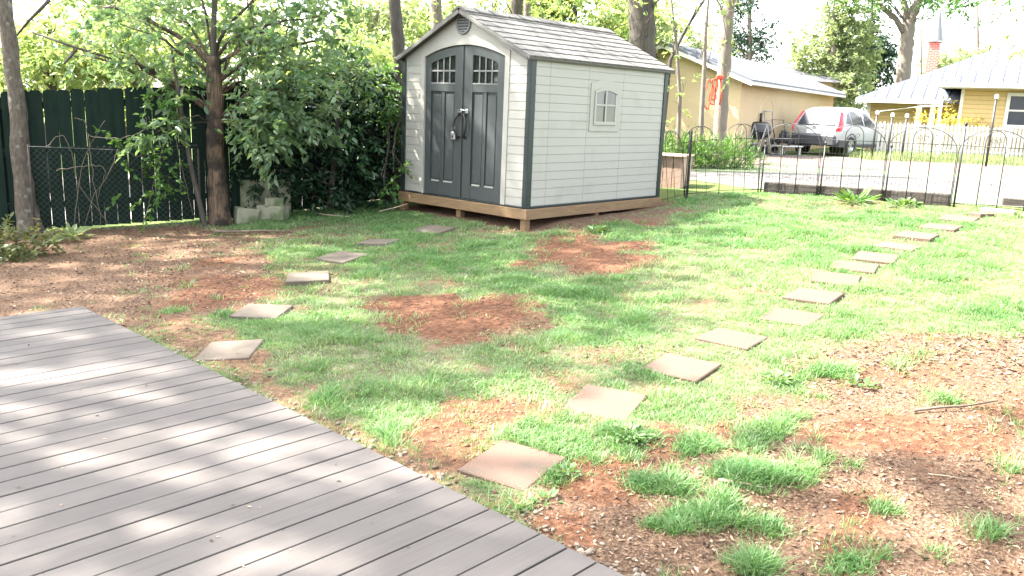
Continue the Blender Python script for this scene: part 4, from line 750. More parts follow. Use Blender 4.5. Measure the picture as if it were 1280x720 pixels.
o = tree('low_bush', 'low reddish green bush beside the mulch at the left edge', 'bush', 17, (-5.75, 9.5), [(0, 0, 0), (.02, 0, .12), (.03, .02, .25)], (.02, .015, .008), M['bark_d'], [(-5.75, 9.45, g1(-5.75, 9.5)+.13, .40, .36, .14, 1100), (-5.35, 9.35, g1(-5.4, 9.4)+.13, .26, .26, .13, 420), (-6.2, 9.5, g1(-6.2, 9.5)+.12, .3, .3, .13, 400)], M['leaf_n'], .07, .38, simple=False, start=0, crown='foliage')
def stick(pts, r, lab, mat='twig', name='stick', cat='stick'):
    P = [(x, y, g1(x, y)+r+.004+dz) for x, y, dz in pts]; t = MB().tube(P, list(np.linspace(r, r*.5, len(P))), 6, wob=.12, seed=len(pts)).build(name, M[mat], fix=False); tag(t, lab, cat); return t
stick([(2.33, 4.58, .004), (2.5, 4.62, .012), (2.66, 4.63, .018), (2.86, 4.68, .02)], .009, 'thin brown stick lying on the mulch at right', 'twig_d')
stick([(1.03, 3.76, .0), (1.12, 3.73, .004), (1.22, 3.69, .004)], .009, 'short thick twig lying between the grass clumps'); stick([(2.08, 3.86, .0), (2.15, 3.82, .008), (2.25, 3.79, .0)], .0035, 'slender pale stalk on the right hand mulch')
stick([(-3.85, 10.63, .02), (-3.5, 10.55, .03), (-3.15, 10.52, .025), (-2.78, 10.46, .02)], .017, 'dark stick lying across the litter in front of the mossy blocks', 'twig_d')
stick([(-2.87, 12.0, .02), (-2.7, 11.8, .03), (-2.3, 11.58, .02)], .010, 'pale fallen branch in the grass below the dark shrub'); stick([(-1.95, 12.0, .02), (-1.75, 12.1, .05), (-1.55, 12.02, .12)], .010, 'pale crooked branch beside the left shed post')
# ------------------------------------------------------------------ green fence and chain link at the left
def picket_fence():
    o = empty('board_fence', (-5.6, 11.2, 0), 0, 'tall dark green board fence with dog eared pickets and thin gaps', 'fence'); rg = np.random.default_rng(3); org = np.array([-5.6, 11.2])
    sect = [((-9.4, 10.35), (-6.65, 11.0)), ((-6.65, 11.0), (-3.9, 11.75)), ((-3.9, 11.75), (-2.65, 12.87)), ((-2.65, 12.87), (-1.2, 14.2)), ((-1.2, 14.2), (.6, 15.9))]
    for a, b in sect:
        a, b = np.array(a), np.array(b); L = np.linalg.norm(b-a); d = (b-a)/L; nn = np.array([-d[1], d[0]]); mb = MB(); s = .0; gz = lambda t: float(G(*(a+d*t)))
        while s < L-.05:
            w = min(.158, L-s); z0 = gz(s+w/2)+.02+rg.random()*.02; z1 = gz(s+w/2)+1.83+(rg.random()-.5)*.03; c = .03; tl = (rg.random()-.5)*.012
            pr = [(s+.001, z0), (s+w-.001, z0), (s+w+tl, z1-c), (s+w-c+tl, z1), (s+c+tl, z1), (s+tl, z1-c)]; vs = []
            for off in (0, .019):
                for (t, z) in pr: q = a+d*t-nn*off-org; vs.append((q[0], q[1], z))
            mb.add(vs, [(0, 1, 2, 3, 4, 5), (11, 10, 9, 8, 7, 6)]+[(i, (i+1) % 6, 6+(i+1) % 6, 6+i) for i in range(6)]); s += w+(.003 if rg.random() < .5 else .006+.005*rg.random())
        mb.build('pickets', M['fence'], o)
        rb = MB()
        for h in (.3, 1.0, 1.6):
            p0, p1 = a+nn*.004-org, b+nn*.004-org; q0, q1 = a+nn*.04-org, b+nn*.04-org; za, zb = gz(0)+h, gz(L)+h
            rb.add([(*p0, za), (*p1, zb), (*q1, zb), (*q0, za), (*p0, za+.085), (*p1, zb+.085), (*q1, zb+.085), (*q0, za+.085)], [(0, 3, 2, 1), (4, 5, 6, 7), (0, 1, 5, 4), (1, 2, 6, 5), (2, 3, 7, 6), (3, 0, 4, 7)])
        rb.build('rail', M['fence'], o); p = a+nn*.09-org; MB().box((p[0]-.045, p[1]-.045, gz(0)-.2), (p[0]+.045, p[1]+.045, gz(0)+1.75)).build('post', M['fence'], o)
picket_fence()
def chain_link():
    a, b = np.array([-6.2, 10.72]), np.array([-4.25, 11.27]); L = np.linalg.norm(b-a); d = (b-a)/L; o = empty('chain_link_fence', (a[0], a[1], g1(*a)), math.atan2(d[1], d[0]), 'low sagging chain link fence in front of the green board fence', 'fence')
    mb = MB(); H = 1.15; s = .075
    zf = lambda t: .07*t/2
    k = -H
    while k < L:
        for sg in (1, -1):
            t0, t1 = max(0, k), min(L, k+H); 
            if t1 <= t0: continue
            za, zb = (t0-k, t1-k) if sg > 0 else (H-(t0-k), H-(t1-k)); mb.tube([(t0, .002*sg, za+zf(t0)), ((t0+t1)/2, .012*sg, (za+zb)/2+zf(t0)), (t1, .002*sg, zb+zf(t1))], .0012, 3, cap=False)
        k += s
    mb.build('wire_mesh', M['wire'], o, fix=False); MB().tube([(0, 0, H), (L/2, 0, H-.02), (L, 0, H+.07)], .004, 5).build('top_wire', M['wire'], o, fix=False)
    for t in (0, L): MB().tube([(t, .03, -.1), (t, .03, H+.02)], .014, 8).build('post', M['timber'], o, fix=False)
chain_link()
def vines():
    rg = np.random.default_rng(8); o = empty('climbing_vine', (-5.0, 10.98, g1(-5, 10.98)), 0, 'tangled pale vine stems with green leaves climbing the chain link fence', 'vine'); org = np.array([-5.0, 10.98, g1(-5, 10.98)]); mb = MB()
    for pl in ([(97, 150), (108, 158), (113, 168), (135, 172), (150, 182), (170, 195), (185, 190)], [(113, 168), (112, 200), (118, 240), (125, 285)], [(60, 182), (80, 172), (95, 195), (100, 230), (128, 270), (140, 288)], [(150, 182), (140, 215), (120, 250), (105, 285)], [(135, 172), (165, 170), (178, 160), (182, 150)], [(92, 285), (100, 220), (110, 190), (125, 150)], [(230, 110), (220, 150), (228, 200), (238, 270)], [(180, 280), (190, 250), (205, 190), (215, 140)], [(70, 215), (110, 205), (130, 215), (125, 250)]):
        K = np.array([at(u+rg.normal()*2, v+rg.normal()*2, 10.75+(u-60)/180*.35+rg.normal()*.03)-org for u, v in pl]); K = np.vstack([2*K[0]-K[1], K, 2*K[-1]-K[-2]]); cv = []
        for i in range(1, len(K)-2):
            for t in np.linspace(0, 1, 7)[:6 if i < len(K)-3 else 7]: cv.append(.5*(2*K[i]+(K[i+1]-K[i-1])*t+(2*K[i-1]-5*K[i]+4*K[i+1]-K[i+2])*t*t+(3*K[i]-K[i-1]-3*K[i+1]+K[i+2])*t**3)+rg.normal(size=3)*.006)
        mb.tube(cv, list(np.linspace(.0062, .003, len(cv))), 5)
    mb.build('stems', M['vine'], o, fix=False)
    cl = [cl_at(u, v, 10.72+(u-60)/180*.35, ru, rv, n, .12) for u, v, ru, rv, n in ((190, 190, 18, 16, 110), (200, 215, 18, 22, 130), (195, 240, 10, 14, 60), (150, 165, 14, 10, 34), (155, 190, 12, 10, 34), (158, 215, 9, 9, 24), (155, 240, 8, 6, 18), (185, 160, 18, 10, 50), (190, 258, 8, 8, 30))]
    foliage('leaves', M['leaf_m'], o, rg, [(x-org[0], y-org[1], z-org[2], a, b, c, n) for (x, y, z, a, b, c, n) in cl], .075, .5)
M['vine'] = mk('pale vine bark', (.13, .11, .078), (.085, .07, .05), 12, .8)
vines()
def blocks():
    for (x, y, z, sx, sy, sz, rz, lab) in ((-3.38, 11.66, 0, .40, .20, .20, -.15, 'mossy concrete block at the right of the pile below the shrub'), (-3.36, 11.68, .203, .25, .2, .10, .25, 'small cap block sitting on top of the mossy blocks'), (-3.72, 11.52, 0, .3, .2, .2, .6, 'tilted mossy block next to the peeling tree trunk'), (-3.58, 11.98, 0, .7, .2, .52, .4, 'long pale block standing behind the mossy blocks')):
        g = g1(x, y); b = MB().box((-sx/2, -sy/2, -.03), (sx/2, sy/2, sz), .012).build('concrete_block', M['block']); b.location = (x, y, g+z); b.rotation_euler = (.0, .14 if 'tilted' in lab else 0, rz); tag(b, lab, 'block', 'mossy blocks at the tree foot')
blocks()
# ------------------------------------------------------------------ metal garden fence
def arch_panel(w):
    H = 1.07; r = .0062; f = MB(); zs = .74
    pts = [(0, 0, -.08), (0, 0, zs*.5)]+[(w/2-w/2*math.cos(t)**1.0 if True else 0, 0, zs+(H-zs)*math.sin(t)) for t in np.linspace(0, math.pi/2, 9)]; f.tube(pts, r, 6)
    f.tube([(w-p[0], 0, p[2]) for p in pts], r, 6)
    a, b = .36*w, .64*w; m = w/2; ip = [(a, .0, -.05), (a, 0, .88)]+[(m-(m-a)*math.cos(t), 0, .90+(H-.90-.012)*math.sin(t)) for t in np.linspace(.1, math.pi-.1, 9)]+[(b, 0, .88), (b, 0, -.05)]; f.tube(ip, r, 6)
    f.tube([(0, 0, .84), (w, 0, .84)], r*.8, 5); f.tube([(0, 0, .03), (w, 0, .03)], r*.8, 5)
    for c, sg in ((m-.045, 1), (m+.045, -1)):
        f.tube([(c+sg*.034*(1-t/9)*math.cos(t), .0, .92+.034*(1-t/9)*math.sin(t)) for t in np.linspace(-math.pi*.5, math.pi*1.6, 14)], r*.55, 4)
    g = MB(); x = .0
    n = int(w/.052)
    for k in range(1, n):
        x = w*k/n; top = .84 if abs(x-m) > .0 else .84; g.tube([(x, 0, .03), (x, 0, top)], .0019, 3, cap=False)
    for k in range(1, 8): g.tube([(0, .0025, .03+.81*k/8), (w, .0025, .03+.81*k/8)], .0017, 3, cap=False)
    return f, g
def wire_fence():
    o = empty('arched_wire_fence', (FL[3][0], FL[3][1], 0), 0, 'low black arched wire fence closing the far side of the lawn', 'fence'); org = Vector((FL[3][0], FL[3][1], 0)); cache = {}
    segs = [(FL[i], FL[i+1]) for i in range(len(FL)-1)]+[(np.array((2.72, 13.33)), np.array((2.62, 12.98)))]
    w0 = .912; f, g = arch_panel(w0); pf = f.build('panel', M['black'], o, fix=False); pg = g.build('wire_grid', M['black'], pf, fix=False)
    for i, (a, b) in enumerate(segs):
        p = pf if i == 0 else copy_tree(pf, o); L = float(np.hypot(*(b-a))); za, zb = g1(*a), g1(*b); ang = math.atan2(b[1]-a[1], b[0]-a[0])
        p.location = Vector((a[0], a[1], za+.02))-org; p.rotation_euler = (0, -math.atan2(zb-za, L), ang); p.scale = (L/w0*.985, 1, 1)
    for (x, y, h, rr) in ((*FL[6], 1.13, .014), (2.63, 13.32, 1.0, .008), (*FL[3], .78, .012), (*FL[4], .78, .012), (*FL[5], .78, .012)):
        z = g1(x, y); MB().tube([(x-org.x+.03, y-org.y-.03, z-.1), (x-org.x+.03, y-org.y-.03, z+h)], rr, 8).lathe([(.0, z+h+.055), (rr*1.5, z+h+.04), (rr*1.7, z+h+.02), (rr, z+h-.005)], 8, Matrix.Translation((x-org.x+.03, y-org.y-.03, 0))).build('post', M['black'], o, fix=False)
wire_fence()
a, b = np.array((4.0, 13.58)), np.array((6.2, 12.05)); c = (a+b)/2; L = np.hypot(*(b-a))
t = MB().box((-L/2, -.07, -.05), (L/2, .07, .15), .012).build('landscape_timber', M['timber']); t.location = (*c, g1(*c)+.0); t.rotation_euler = (0, -math.atan2(g1(*b)-g1(*a), L), math.atan2(b[1]-a[1], b[0]-a[0])); tag(t, 'long dark landscape timber along the foot of the wire fence', 'timber')
t = MB().box((-.42, -.06, -.05), (.42, .06, .10), .01).build('landscape_timber', M['timber']); t.location = (7.35, 11.9, g1(7.35, 11.9)); t.rotation_euler = (0, 0, -.5); tag(t, 'short dark timber behind the fence at the right edge', 'timber')
# ------------------------------------------------------------------ beyond the fence: garage, house, car and the things by the wall
def frame_obj(name, p, d, label, cat): return empty(name, (p[0], p[1], p[2]), math.atan2(d[1], d[0]), label, cat)
def garage():
    K = np.array([6.9, 27.0]); wdir = np.array([6.9, 11.0]); wdir /= np.linalg.norm(wdir); o = frame_obj('garage', (K[0], K[1], g1(*K)-.1), wdir, 'low tan garage with a white metal roof behind the parked car', 'garage')
    Lg, Wg, H = 13.0, 5.2, 2.50; sl_ = .37; ap = H+sl_*Wg/2      # local x along the eave wall, y towards the gable's far end
    MB().box((0, 0, -.2), (Lg, .15, H)).build('eave_wall', M['tanwall'], o)
    MB().prism([(.151, -.2), (Wg-.001, -.2), (Wg-.001, H), (Wg/2, ap-.05), (.151, H+.03)], 0, .15, 0).build('gable_wall', M['tanwall'], o)
    MB().box((.151, Wg-.15, -.2), (Lg-.15, Wg, H)).build('rear_wall', M['tanwall'], o)
    MB().prism([(.151, -.2), (Wg-.151, -.2), (Wg-.151, H), (Wg/2, ap-.05), (.151, H+.03)], Lg-.15, Lg, 0).build('gable_wall', M['tanwall'], o)
    for sg in (-1, 1):
        mb = MB(); n = 26; eave = .42; y0 = Wg/2; ye = Wg/2+sg*(Wg/2+eave); ze = ap+.09-sl_*(Wg/2+eave)
        mb.add([(-.35, y0, ap+.09), (Lg+.35, y0, ap+.09), (Lg+.35, ye, ze), (-.35, ye, ze), (-.35, y0, ap+.03), (Lg+.35, y0, ap+.03), (Lg+.35, ye, ze-.06), (-.35, ye, ze-.06)], [(0, 1, 2, 3), (7, 6, 5, 4), (0, 4, 5, 1), (1, 5, 6, 2), (2, 6, 7, 3), (3, 7, 4, 0)])
        for k in range(n+1): x = -.33+(Lg+.66)*k/n; mb.add([(x-.015, y0, ap+.091), (x+.015, y0, ap+.091), (x+.015, ye, ze+.001), (x-.015, ye, ze+.001), (x-.008, y0, ap+.125), (x+.008, y0, ap+.125), (x+.008, ye, ze+.035), (x-.008, ye, ze+.035)], [(4, 5, 6, 7), (0, 4, 7, 3), (1, 2, 6, 5), (3, 7, 6, 2)])
        mb.build('roof_slope', M['roofm'], o, fix=False)
        fb = MB(); fb.box((-.36, ye-.012, ze-.16), (Lg+.36, ye+.012, ze-.062)); fb.build('fascia', M['trimw'], o)
        rb = MB(); rb.add([(-.36, y0, ap+.025), (-.36, ye, ze-.065), (-.36, ye, ze-.19), (-.36, y0, ap-.10), (-.33, y0, ap+.025), (-.33, ye, ze-.065), (-.33, ye, ze-.19), (-.33, y0, ap-.10)], [(0, 1, 2, 3), (7, 6, 5, 4), (0, 4, 5, 1), (2, 6, 7, 3), (1, 5, 6, 2)]); rb.build('rake_board', M['trimw'], o)
    # faint arched outline of a filled doorway on the wall
    pts = [(2.1, -.003, .4)]+[(3.0-.9*math.cos(t), -.003, 1.25+.75*math.sin(t)) for t in np.linspace(0, math.pi, 15)]+[(3.9, -.003, .4)]; MB().tube(pts, .018, 5).build('patched_arch', M['patch'], o, fix=False)
M['patch'] = mk('pale plaster patch', (.58, .48, .33), (.54, .44, .29), 4, .9)
M['roofdk'] = mk('dark grey roof', (.075, .075, .08), (.06, .06, .065), 3, .85)
garage()
o = empty('neighbour_building', (14.9, 47, g1(14.9, 47)), .45, 'dark grey roofed building glimpsed behind the tan garage', 'building'); MB().box((-2.6, -2, -.3), (1.7, 2, 3.1)).build('wall', M['tanwall'], o); MB().prism([(-2.4, 3.1), (2.4, 3.1), (0, 3.85)], -2.9, 1.95, 0).build('roof', M['roofdk'], o)
def hip_roof(mb, x0, x1, y0, y1, ze, zr, th=.12, seam=.45):
    hw = (y1-y0)/2; ym = (y0+y1)/2; a, b = x0+hw, x1-hw
    P = [(x0, y0, ze), (x1, y0, ze), (x1, y1, ze), (x0, y1, ze), (a, ym, zr), (b, ym, zr)]; Q = [(p[0], p[1], p[2]-th) for p in P[:4]]
    mb.add(P+Q, [(0, 1, 5, 4), (1, 2, 5), (2, 3, 4, 5), (3, 0, 4), (9, 8, 7, 6), (0, 6, 7, 1), (1, 7, 8, 2), (2, 8, 9, 3), (3, 9, 6, 0)])
    def rib(p, q):
        p, q = np.array(p), np.array(q); mb.tube([p+(0, 0, .02), q+(0, 0, .012)], .013, 4)
    x = x0+seam/2
    while x < x1:
        f = min(1, (x-x0)/hw, (x1-x)/hw); rib((x, y0, ze), (x, y0+hw*f, ze+(zr-ze)*f)); x += seam
    y = y0+seam/2
    while y < y1:
        f = min(1, (y-y0)/hw, (y1-y)/hw)
        rib((x0, y, ze), (x0+hw*f, y, ze+(zr-ze)*f)); y += seam
def house():
    A = at(1197, 150, 32.0); z0 = g1(A[0], 32)-.1; o = empty('yellow_house', (A[0], 32.0, z0), -.53, 'yellow lap sided house with blue grey metal roofs behind the picket fence', 'house')
    E1 = at(1197, 106, 32.0)[2]-z0; H = E1
    MB().box((0, 0, -.2), (9, 6, H-.02)).build('wall', M['yellow'], o)
    mb = MB(); hip_roof(mb, -.75, 9.8, -.75, 7.6, H+.06, H+1.75); mb.build('roof', M['roofm2'], o, fix=False)
    MB().box((-.76, -.775, H-.10), (9.8, -.752, H+.062)).box((-.775, -.75, H-.10), (-.752, 3.5, H+.062)).build('fascia', M['trimw'], o)
    MB().box((-.70, -.70, H-.13), (9.7, -.002, H-.09)).build('soffit', M['trimw'], o)
    MB().box((-.012, -.02, 0), (.10, -.002, H-.14)).build('corner_board', M['trimw'], o)
    wx = 1.6; wz0, wz1 = at(1262, 156, 32)[2]-z0, at(1262, 121, 32)[2]-z0
    w = MB().box((wx-.12, -.05, wz0-.12), (wx+.0, -.002, wz1+.12)).box((wx+1.1, -.05, wz0-.12), (wx+1.22, -.002, wz1+.12)).box((wx+.001, -.05, wz1), (wx+1.099, -.002, wz1+.12)).box((wx+.001, -.06, wz0-.12), (wx+1.099, -.002, wz0)).box((wx+.001, -.04, (wz0+wz1)/2-.03), (wx+1.099, -.016, (wz0+wz1)/2+.03)).build('window', M['trimw'], o)
    MB().box((wx, -.015, wz0), (wx+1.1, -.003, wz1)).build('pane', M['cglass'], w)
    # left wing, farther back, under a big hip roof
    X0 = -3.6; Y1 = 3.0; E2 = at(1130, 125, 36.0)[2]-z0
    MB().box((X0, Y1, -.2), (-.001, Y1+7, E2-.04)).build('wing_wall', M['yellow'], o)
    mb = MB(); hip_roof(mb, X0-.35, 11.5, Y1-1.0, Y1+9, E2+.02, E2+2.5); mb.build('wing_roof', M['roofm2'], o, fix=False)
    MB().box((X0-.37, Y1-1.03, E2-.16), (-.78, Y1-1.002, E2+.022)).build('wing_fascia', M['trimw'], o)
    for x in (-1.55, -1.05): MB().box((x-.1, Y1-.9, -.2), (x+.1, Y1-.7, E2-.1)).build('porch_column', M['trimw'], o)
    MB().box((X0-.05, Y1-.03, 0), (X0+.10, Y1-.002, E2-.06)).build('corner_board', M['trimw'], o)
    # chimney
    cx = at(1165, 80, 40.0); cz = at(1165, 53, 40.0)[2]-z0; qx, qy = cx[0]-A[0], 8.0; c_, s_ = math.cos(.53), math.sin(.53); lx_, ly_ = qx*c_-qy*s_, qx*s_+qy*c_; ch = MB().box((lx_-.22, ly_-.22, E2+.2), (lx_+.22, ly_+.22, cz)).build('chimney', M['redbrick'], o)
    MB().box((lx_-.31, ly_-.31, cz), (lx_+.31, ly_+.31, cz+.06)).lathe([(.34, cz+.06), (.24, cz+.5), (.12, cz+1.1), (.05, cz+1.45), (.0, cz+1.5)], 10, Matrix.Translation((lx_, ly_, 0))).build('chimney_cap', M['capm'], ch, fix=False)
M['capm'] = mk('zinc chimney cap', (.17, .17, .165), (.14, .14, .137), 5, .6)
M['roofm2'] = mk('blue grey metal roof', (.078, .086, .108), (.067, .075, .096), .6, .6, spec=.15)
house()
def picket_row():
    p0 = at(1094, 155, 31); x0, x1 = p0[0], 24.0; o = empty('picket_fence', (x0, 31, 0), -.05, 'weathered white picket fence in front of the yellow house', 'fence'); mb = MB(); rg = np.random.default_rng(4); x = 0
    while x < x1-x0:
        z = g1(x0+x, 31); h = 1.22+(rg.random()-.5)*.05; mb.prism([(x, z-.05), (x+.095, z-.05), (x+.095, z+h-.06), (x+.0475, z+h), (x, z+h-.06)], -.02, 0, 1); x += .14
    mb.build('pickets', M['picket'], o); z = g1((x0+x1)/2, 31); MB().box((0, .001, z+.25), (x1-x0, .05, z+.34)).box((0, .001, z+.85), (x1-x0, .05, z+.94)).build('rail', M['picket'], o)
    for k in range(5): MB().box((k*2.4, .051, z-.2), (k*2.4+.1, .15, z+1.2)).build('post', M['picket'], o)
picket_row()
for i, (u, v, Y, h, lab) in enumerate(((1097, 140, 28, 1.6, 'black garden stake with a white cap nearest the parked car'), (1116, 143, 28, 1.5, 'middle one of three white topped stakes by the picket fence'), (1134, 144, 27.5, 1.5, 'white topped stake right of its two neighbours by the picket fence'), (1246, 120, 26, 1.8, 'tall white capped stake in front of the house window'))):
    p = at(u, v, Y); z = g1(p[0], p[1]); o = empty('garden_stake', (p[0], p[1], z), 0, lab, 'stake', 'white topped stakes near the picket fence'); H = p[2]-z; MB().tube([(0, 0, -.1), (0, 0, H-.09)], .035, 8).build('pole', M['black'], o, fix=False)
    MB().lathe([(.0, H+.05), (.045, H+.035), (.06, H-.02), (.05, H-.085), (.0, H-.09)], 12).build('cap', M['white'], o, fix=False)
p = at(1176, 135, 32.4); z = g1(p[0], p[1]); o = empty('clothesline_post', (p[0], p[1], z), 0, 'white clothesline post with a crossbar in front of the picket fence', 'post'); H = at(1176, 123, 32.4)[2]-z
MB().tube([(0, 0, -.1), (.0, 0, H)], [.075, .05], 8).build('post', M['white'], o, fix=False); MB().tube([(-.75, 0, H-.32), (.35, 0, H-.26)], .028, 6).build('crossbar', M['white'], o, fix=False); MB().lathe([(.0, H+.1), (.06, H+.06), (.06, H+.0), (0, H-.01)], 8).build('finial', M['steel'], o, fix=False)
q = at(1100, 139, 28)-np.array([p[0], p[1], z]); MB().tube([(-.74, 0, H-.32), (-1.3, .7, H-.45), tuple(q)], .012, 4).build('line', M['white'], o, fix=False)
def car():
    P = at(1012, 191, 29.6); a = math.radians(46); hd = np.array([math.sin(a), math.cos(a)]); cx, cy = P[0]+hd[0]*2.2+.1, 29.6+hd[1]*2.2; o = empty('parked_car', (cx, cy, g1(cx, cy)), math.atan2(hd[1], hd[0]), 'silver white sport utility car parked beside the tan garage with its tail towards us', 'car')
    ST = [(-2.27, .52, .93, .74), (-2.2, .40, 1.0, .85), (-1.95, .34, 1.07, .90), (-1.0, .30, 1.05, .91), (0, .29, 1.01, .91), (1.0, .29, .98, .91), (1.7, .32, .93, .89), (2.08, .36, .82, .83), (2.26, .44, .70, .68)]
    mb = MB(); rows = []
    for (x, zb, zt, w) in ST:
        hf = [(0, zb), (w*.9, zb), (w*.98, zb+.12), (w, zb+(zt-zb)*.55), (w*.985, zt-.06), (w*.93, zt), (0, zt+.02)]; rows.append([(x, y, z) for y, z in hf]+[(x, -y, z) for y, z in hf[-2:0:-1]])
    n = len(rows[0]); mb.add([p for r in rows for p in r], [(i*n+k, i*n+(k+1) % n, (i+1)*n+(k+1) % n, (i+1)*n+k) for i in range(len(rows)-1) for k in range(n)]+[tuple(range(n))[::-1], tuple((len(rows)-1)*n+k for k in range(n))], True)
    GT = [(-2.16, 1.03, .80, .86), (-2.0, 1.30, .75, .875), (-1.8, 1.55, .68, .88), (-1.3, 1.64, .65, .88), (-.5, 1.66, .64, .88), (.25, 1.57, .62, .87), (.75, 1.30, .68, .87), (1.25, 1.0, .78, .86)]
    def sec(x, zt, wt, wb, zbt):
        hf = [(wb, zbt), (wt+(wb-wt)*.04, zt-.07 if zt > 1.1 else zt-.01), (wt-.07, zt-.005), (0, zt+.015)]; return [(x, y, z) for y, z in hf]+[(x, -y, z) for y, z in hf[-2::-1]]
    zb_ = lambda x: float(np.interp(x, [s[0] for s in ST], [s[2] for s in ST]))-.03
    rows = [sec(x, max(zt, zb_(x)+.02), wt, wb, zb_(x)) for (x, zt, wt, wb) in GT]; n = 7; mb.add([p for r in rows for p in r], [(i*n+k, i*n+k+1, (i+1)*n+k+1, (i+1)*n+k) for i in range(len(rows)-1) for k in range(n-1)]+[tuple(range(n)), tuple((len(rows)-1)*n+k for k in range(n))[::-1]], True)
    mb.build('body', M['carw'], o)
    def shell(x, f, off=.012):                             # right side of the greenhouse (y < 0), f from belt to roof
        zt, wt, wb = [float(np.interp(x, [g[0] for g in GT], [g[i] for g in GT])) for i in (1, 2, 3)]; zb = zb_(x); ztt = zt-.07; y = wb+(wt-wb)*f; return np.array([x, -(y+off), zb+(ztt-zb)*f+.0])
    for sg in (1, -1):
        for pl in ([(-1.72, .16), (-1.28, .12), (-1.28, .88), (-1.42, .8)], [(-1.22, .12), (-.35, .10), (-.35, .93), (-1.22, .9)], [(-.26, .10), (.98, .12), (.45, .86), (.1, .92), (-.26, .93)]):
            v = [shell(x, f)*np.array([1, sg, 1]) for x, f in pl]; w = [shell(x, f, .002)*np.array([1, sg, 1]) for x, f in pl]; k = len(v); MB().add(v+w, [tuple(range(k)), tuple(range(2*k-1, k-1, -1))]+[(i, (i+1) % k, k+(i+1) % k, k+i) for i in range(k)]).build('side_window', M['cglass'], o)
        MB().box((.78, sg*.90, 1.02), (.92, sg*1.06, 1.16), .03).build('wing_mirror', M['carw'], o)
        # tail lamp rising up the pillar
        tl = [(-2.235, .70*sg, .80), (-2.245, .60*sg, .97), (-2.17, .70*sg, 1.06), (-2.03, .69*sg, 1.32), (-1.90, .655*sg, 1.48), (-1.86, .735*sg, 1.44), (-1.93, .815*sg, 1.25), (-1.98, .90*sg, 1.03), (-2.06, .905*sg, .86)]
        tl = [(-2.262, .76*sg, .84), (-2.235, .80*sg, .98), (-2.13, .78*sg, 1.08), (-2.0, .735*sg, 1.31), (-1.84, .67*sg, 1.50), (-1.79, .745*sg, 1.46), (-1.92, .815*sg, 1.26), (-2.0, .915*sg, 1.04), (-2.1, .905*sg, .86)]
        C_ = np.mean(tl, 0); out = [tuple(np.array(p)+np.array([-.03, .02*sg, .0])) for p in tl]; k = len(tl); MB().add(out+[tuple(np.array(p)+np.array([.06, -.05*sg, 0])) for p in tl], [tuple(range(k)), tuple(range(2*k-1, k-1, -1))]+[(i, (i+1) % k, k+(i+1) % k, k+i) for i in range(k)]).build('tail_lamp', M['red'], o)
    rw = [(-2.19, -.66, 1.05), (-2.19, .66, 1.05), (-1.86, .57, 1.50), (-1.86, -.57, 1.50)]; MB().add([(p[0]-.025, p[1], p[2]) for p in rw]+[(p[0]+.03, p[1], p[2]) for p in rw], [(0, 1, 2, 3), (7, 6, 5, 4), (0, 4, 5, 1), (1, 5, 6, 2), (2, 6, 7, 3), (3, 7, 4, 0)]).build('rear_window', M['cglass'], o)
    MB().tube([(-2.23, .1, 1.08), (-2.2, -.30, 1.12)], .012, 5).build('rear_wiper', M['black'], o, fix=False)
    MB().box((-2.36, -.80, .34), (-2.1, .80, .72), .05).box((-2.15, -.925, .30), (-1.72, -.80, .56), .03).box((-2.15, .80, .30), (-1.72, .925, .56), .03).build('rear_bumper', M['card'], o)
    MB().box((-2.30, -.26, .74), (-2.255, .26, .87), .008).build('number_plate', M['white'], o); MB().box((-2.29, -.055, .945), (-2.24, .055, 1.02), .012).build('badge', M['steel'], o)
    MB().box((-1.25, -.925, .30), (1.3, -.88, .42), .02).box((-1.25, .88, .30), (1.3, .925, .42), .02).build('sill', M['card'], o)
    for x in (-1.32, 1.32):
        for sg in (-1, 1):
            Mx = Matrix.Translation((x, sg*.80, .345)) @ Matrix.Rotation(-sg*math.pi/2, 4, 'X'); wv = MB().lathe([(.20, -.1), (.33, -.1), (.345, -.06), (.345, .09), (.33, .125), (.235, .13), (.23, .11)], 24, Mx).build('wheel', M['tyre'], o, fix=False)
            rm = MB().lathe([(.232, .105), (.22, .125), (.20, .09), (.0, .07)], 24, Mx)
            for k in range(5):
                q = 2*math.pi*k/5; rm.add([tuple(Mx @ Vector((r*math.cos(q+dq), r*math.sin(q+dq), z))) for r, dq, z in ((.03, -.9, .11), (.21, -.16, .125), (.21, .16, .125), (.03, .9, .11))], [(0, 1, 2, 3)])
            rm.build('rim', M['rim'], wv, fix=False)
            MB().lathe([(.36, .09), (.43, .125), (.43, .10), (.36, .06)], 24, Mx).build('wheel_arch', M['card'], o, fix=False)
    return o
car()
def smoker():
    p = at(943, 191, 28.6); z = g1(p[0], p[1]); o = empty('barrel_grill', (p[0], p[1], z), .55, 'black barrel shaped grill standing before the tan garage wall', 'grill'); Mx = Matrix.Translation((0, 0, .78)) @ Matrix.Rotation(math.pi/2, 4, 'Y')
    MB().lathe([(.0, -.42), (.26, -.42), (.29, -.38), (.29, .38), (.26, .42), (.0, .42)], 22, Mx).build('barrel', M['black'], o, fix=False)
    for x in (-.3, .3):
        for y in (-.2, .2): MB().tube([(x, y*.7, .58), (x*1.15, y*1.3, 0)], .022, 6).build('leg', M['card'], o, fix=False)
    MB().box((-.32, -.38, .74), (.32, -.29, .77), .008).build('front_shelf', M['card'], o); MB().tube([(.2, .05, 1.0), (.2, .05, 1.35)], .045, 8).build('flue', M['black'], o, fix=False)
smoker()
M['palem'] = mk('dull pale metal', (.30, .30, .29), (.24, .24, .23), 6, .5)
p = at(955, 195, 27.6); o = empty('sawhorse', (p[0], p[1], g1(p[0], p[1])), .6, 'pale metal a-frame stand in front of the black barrel grill', 'stand')
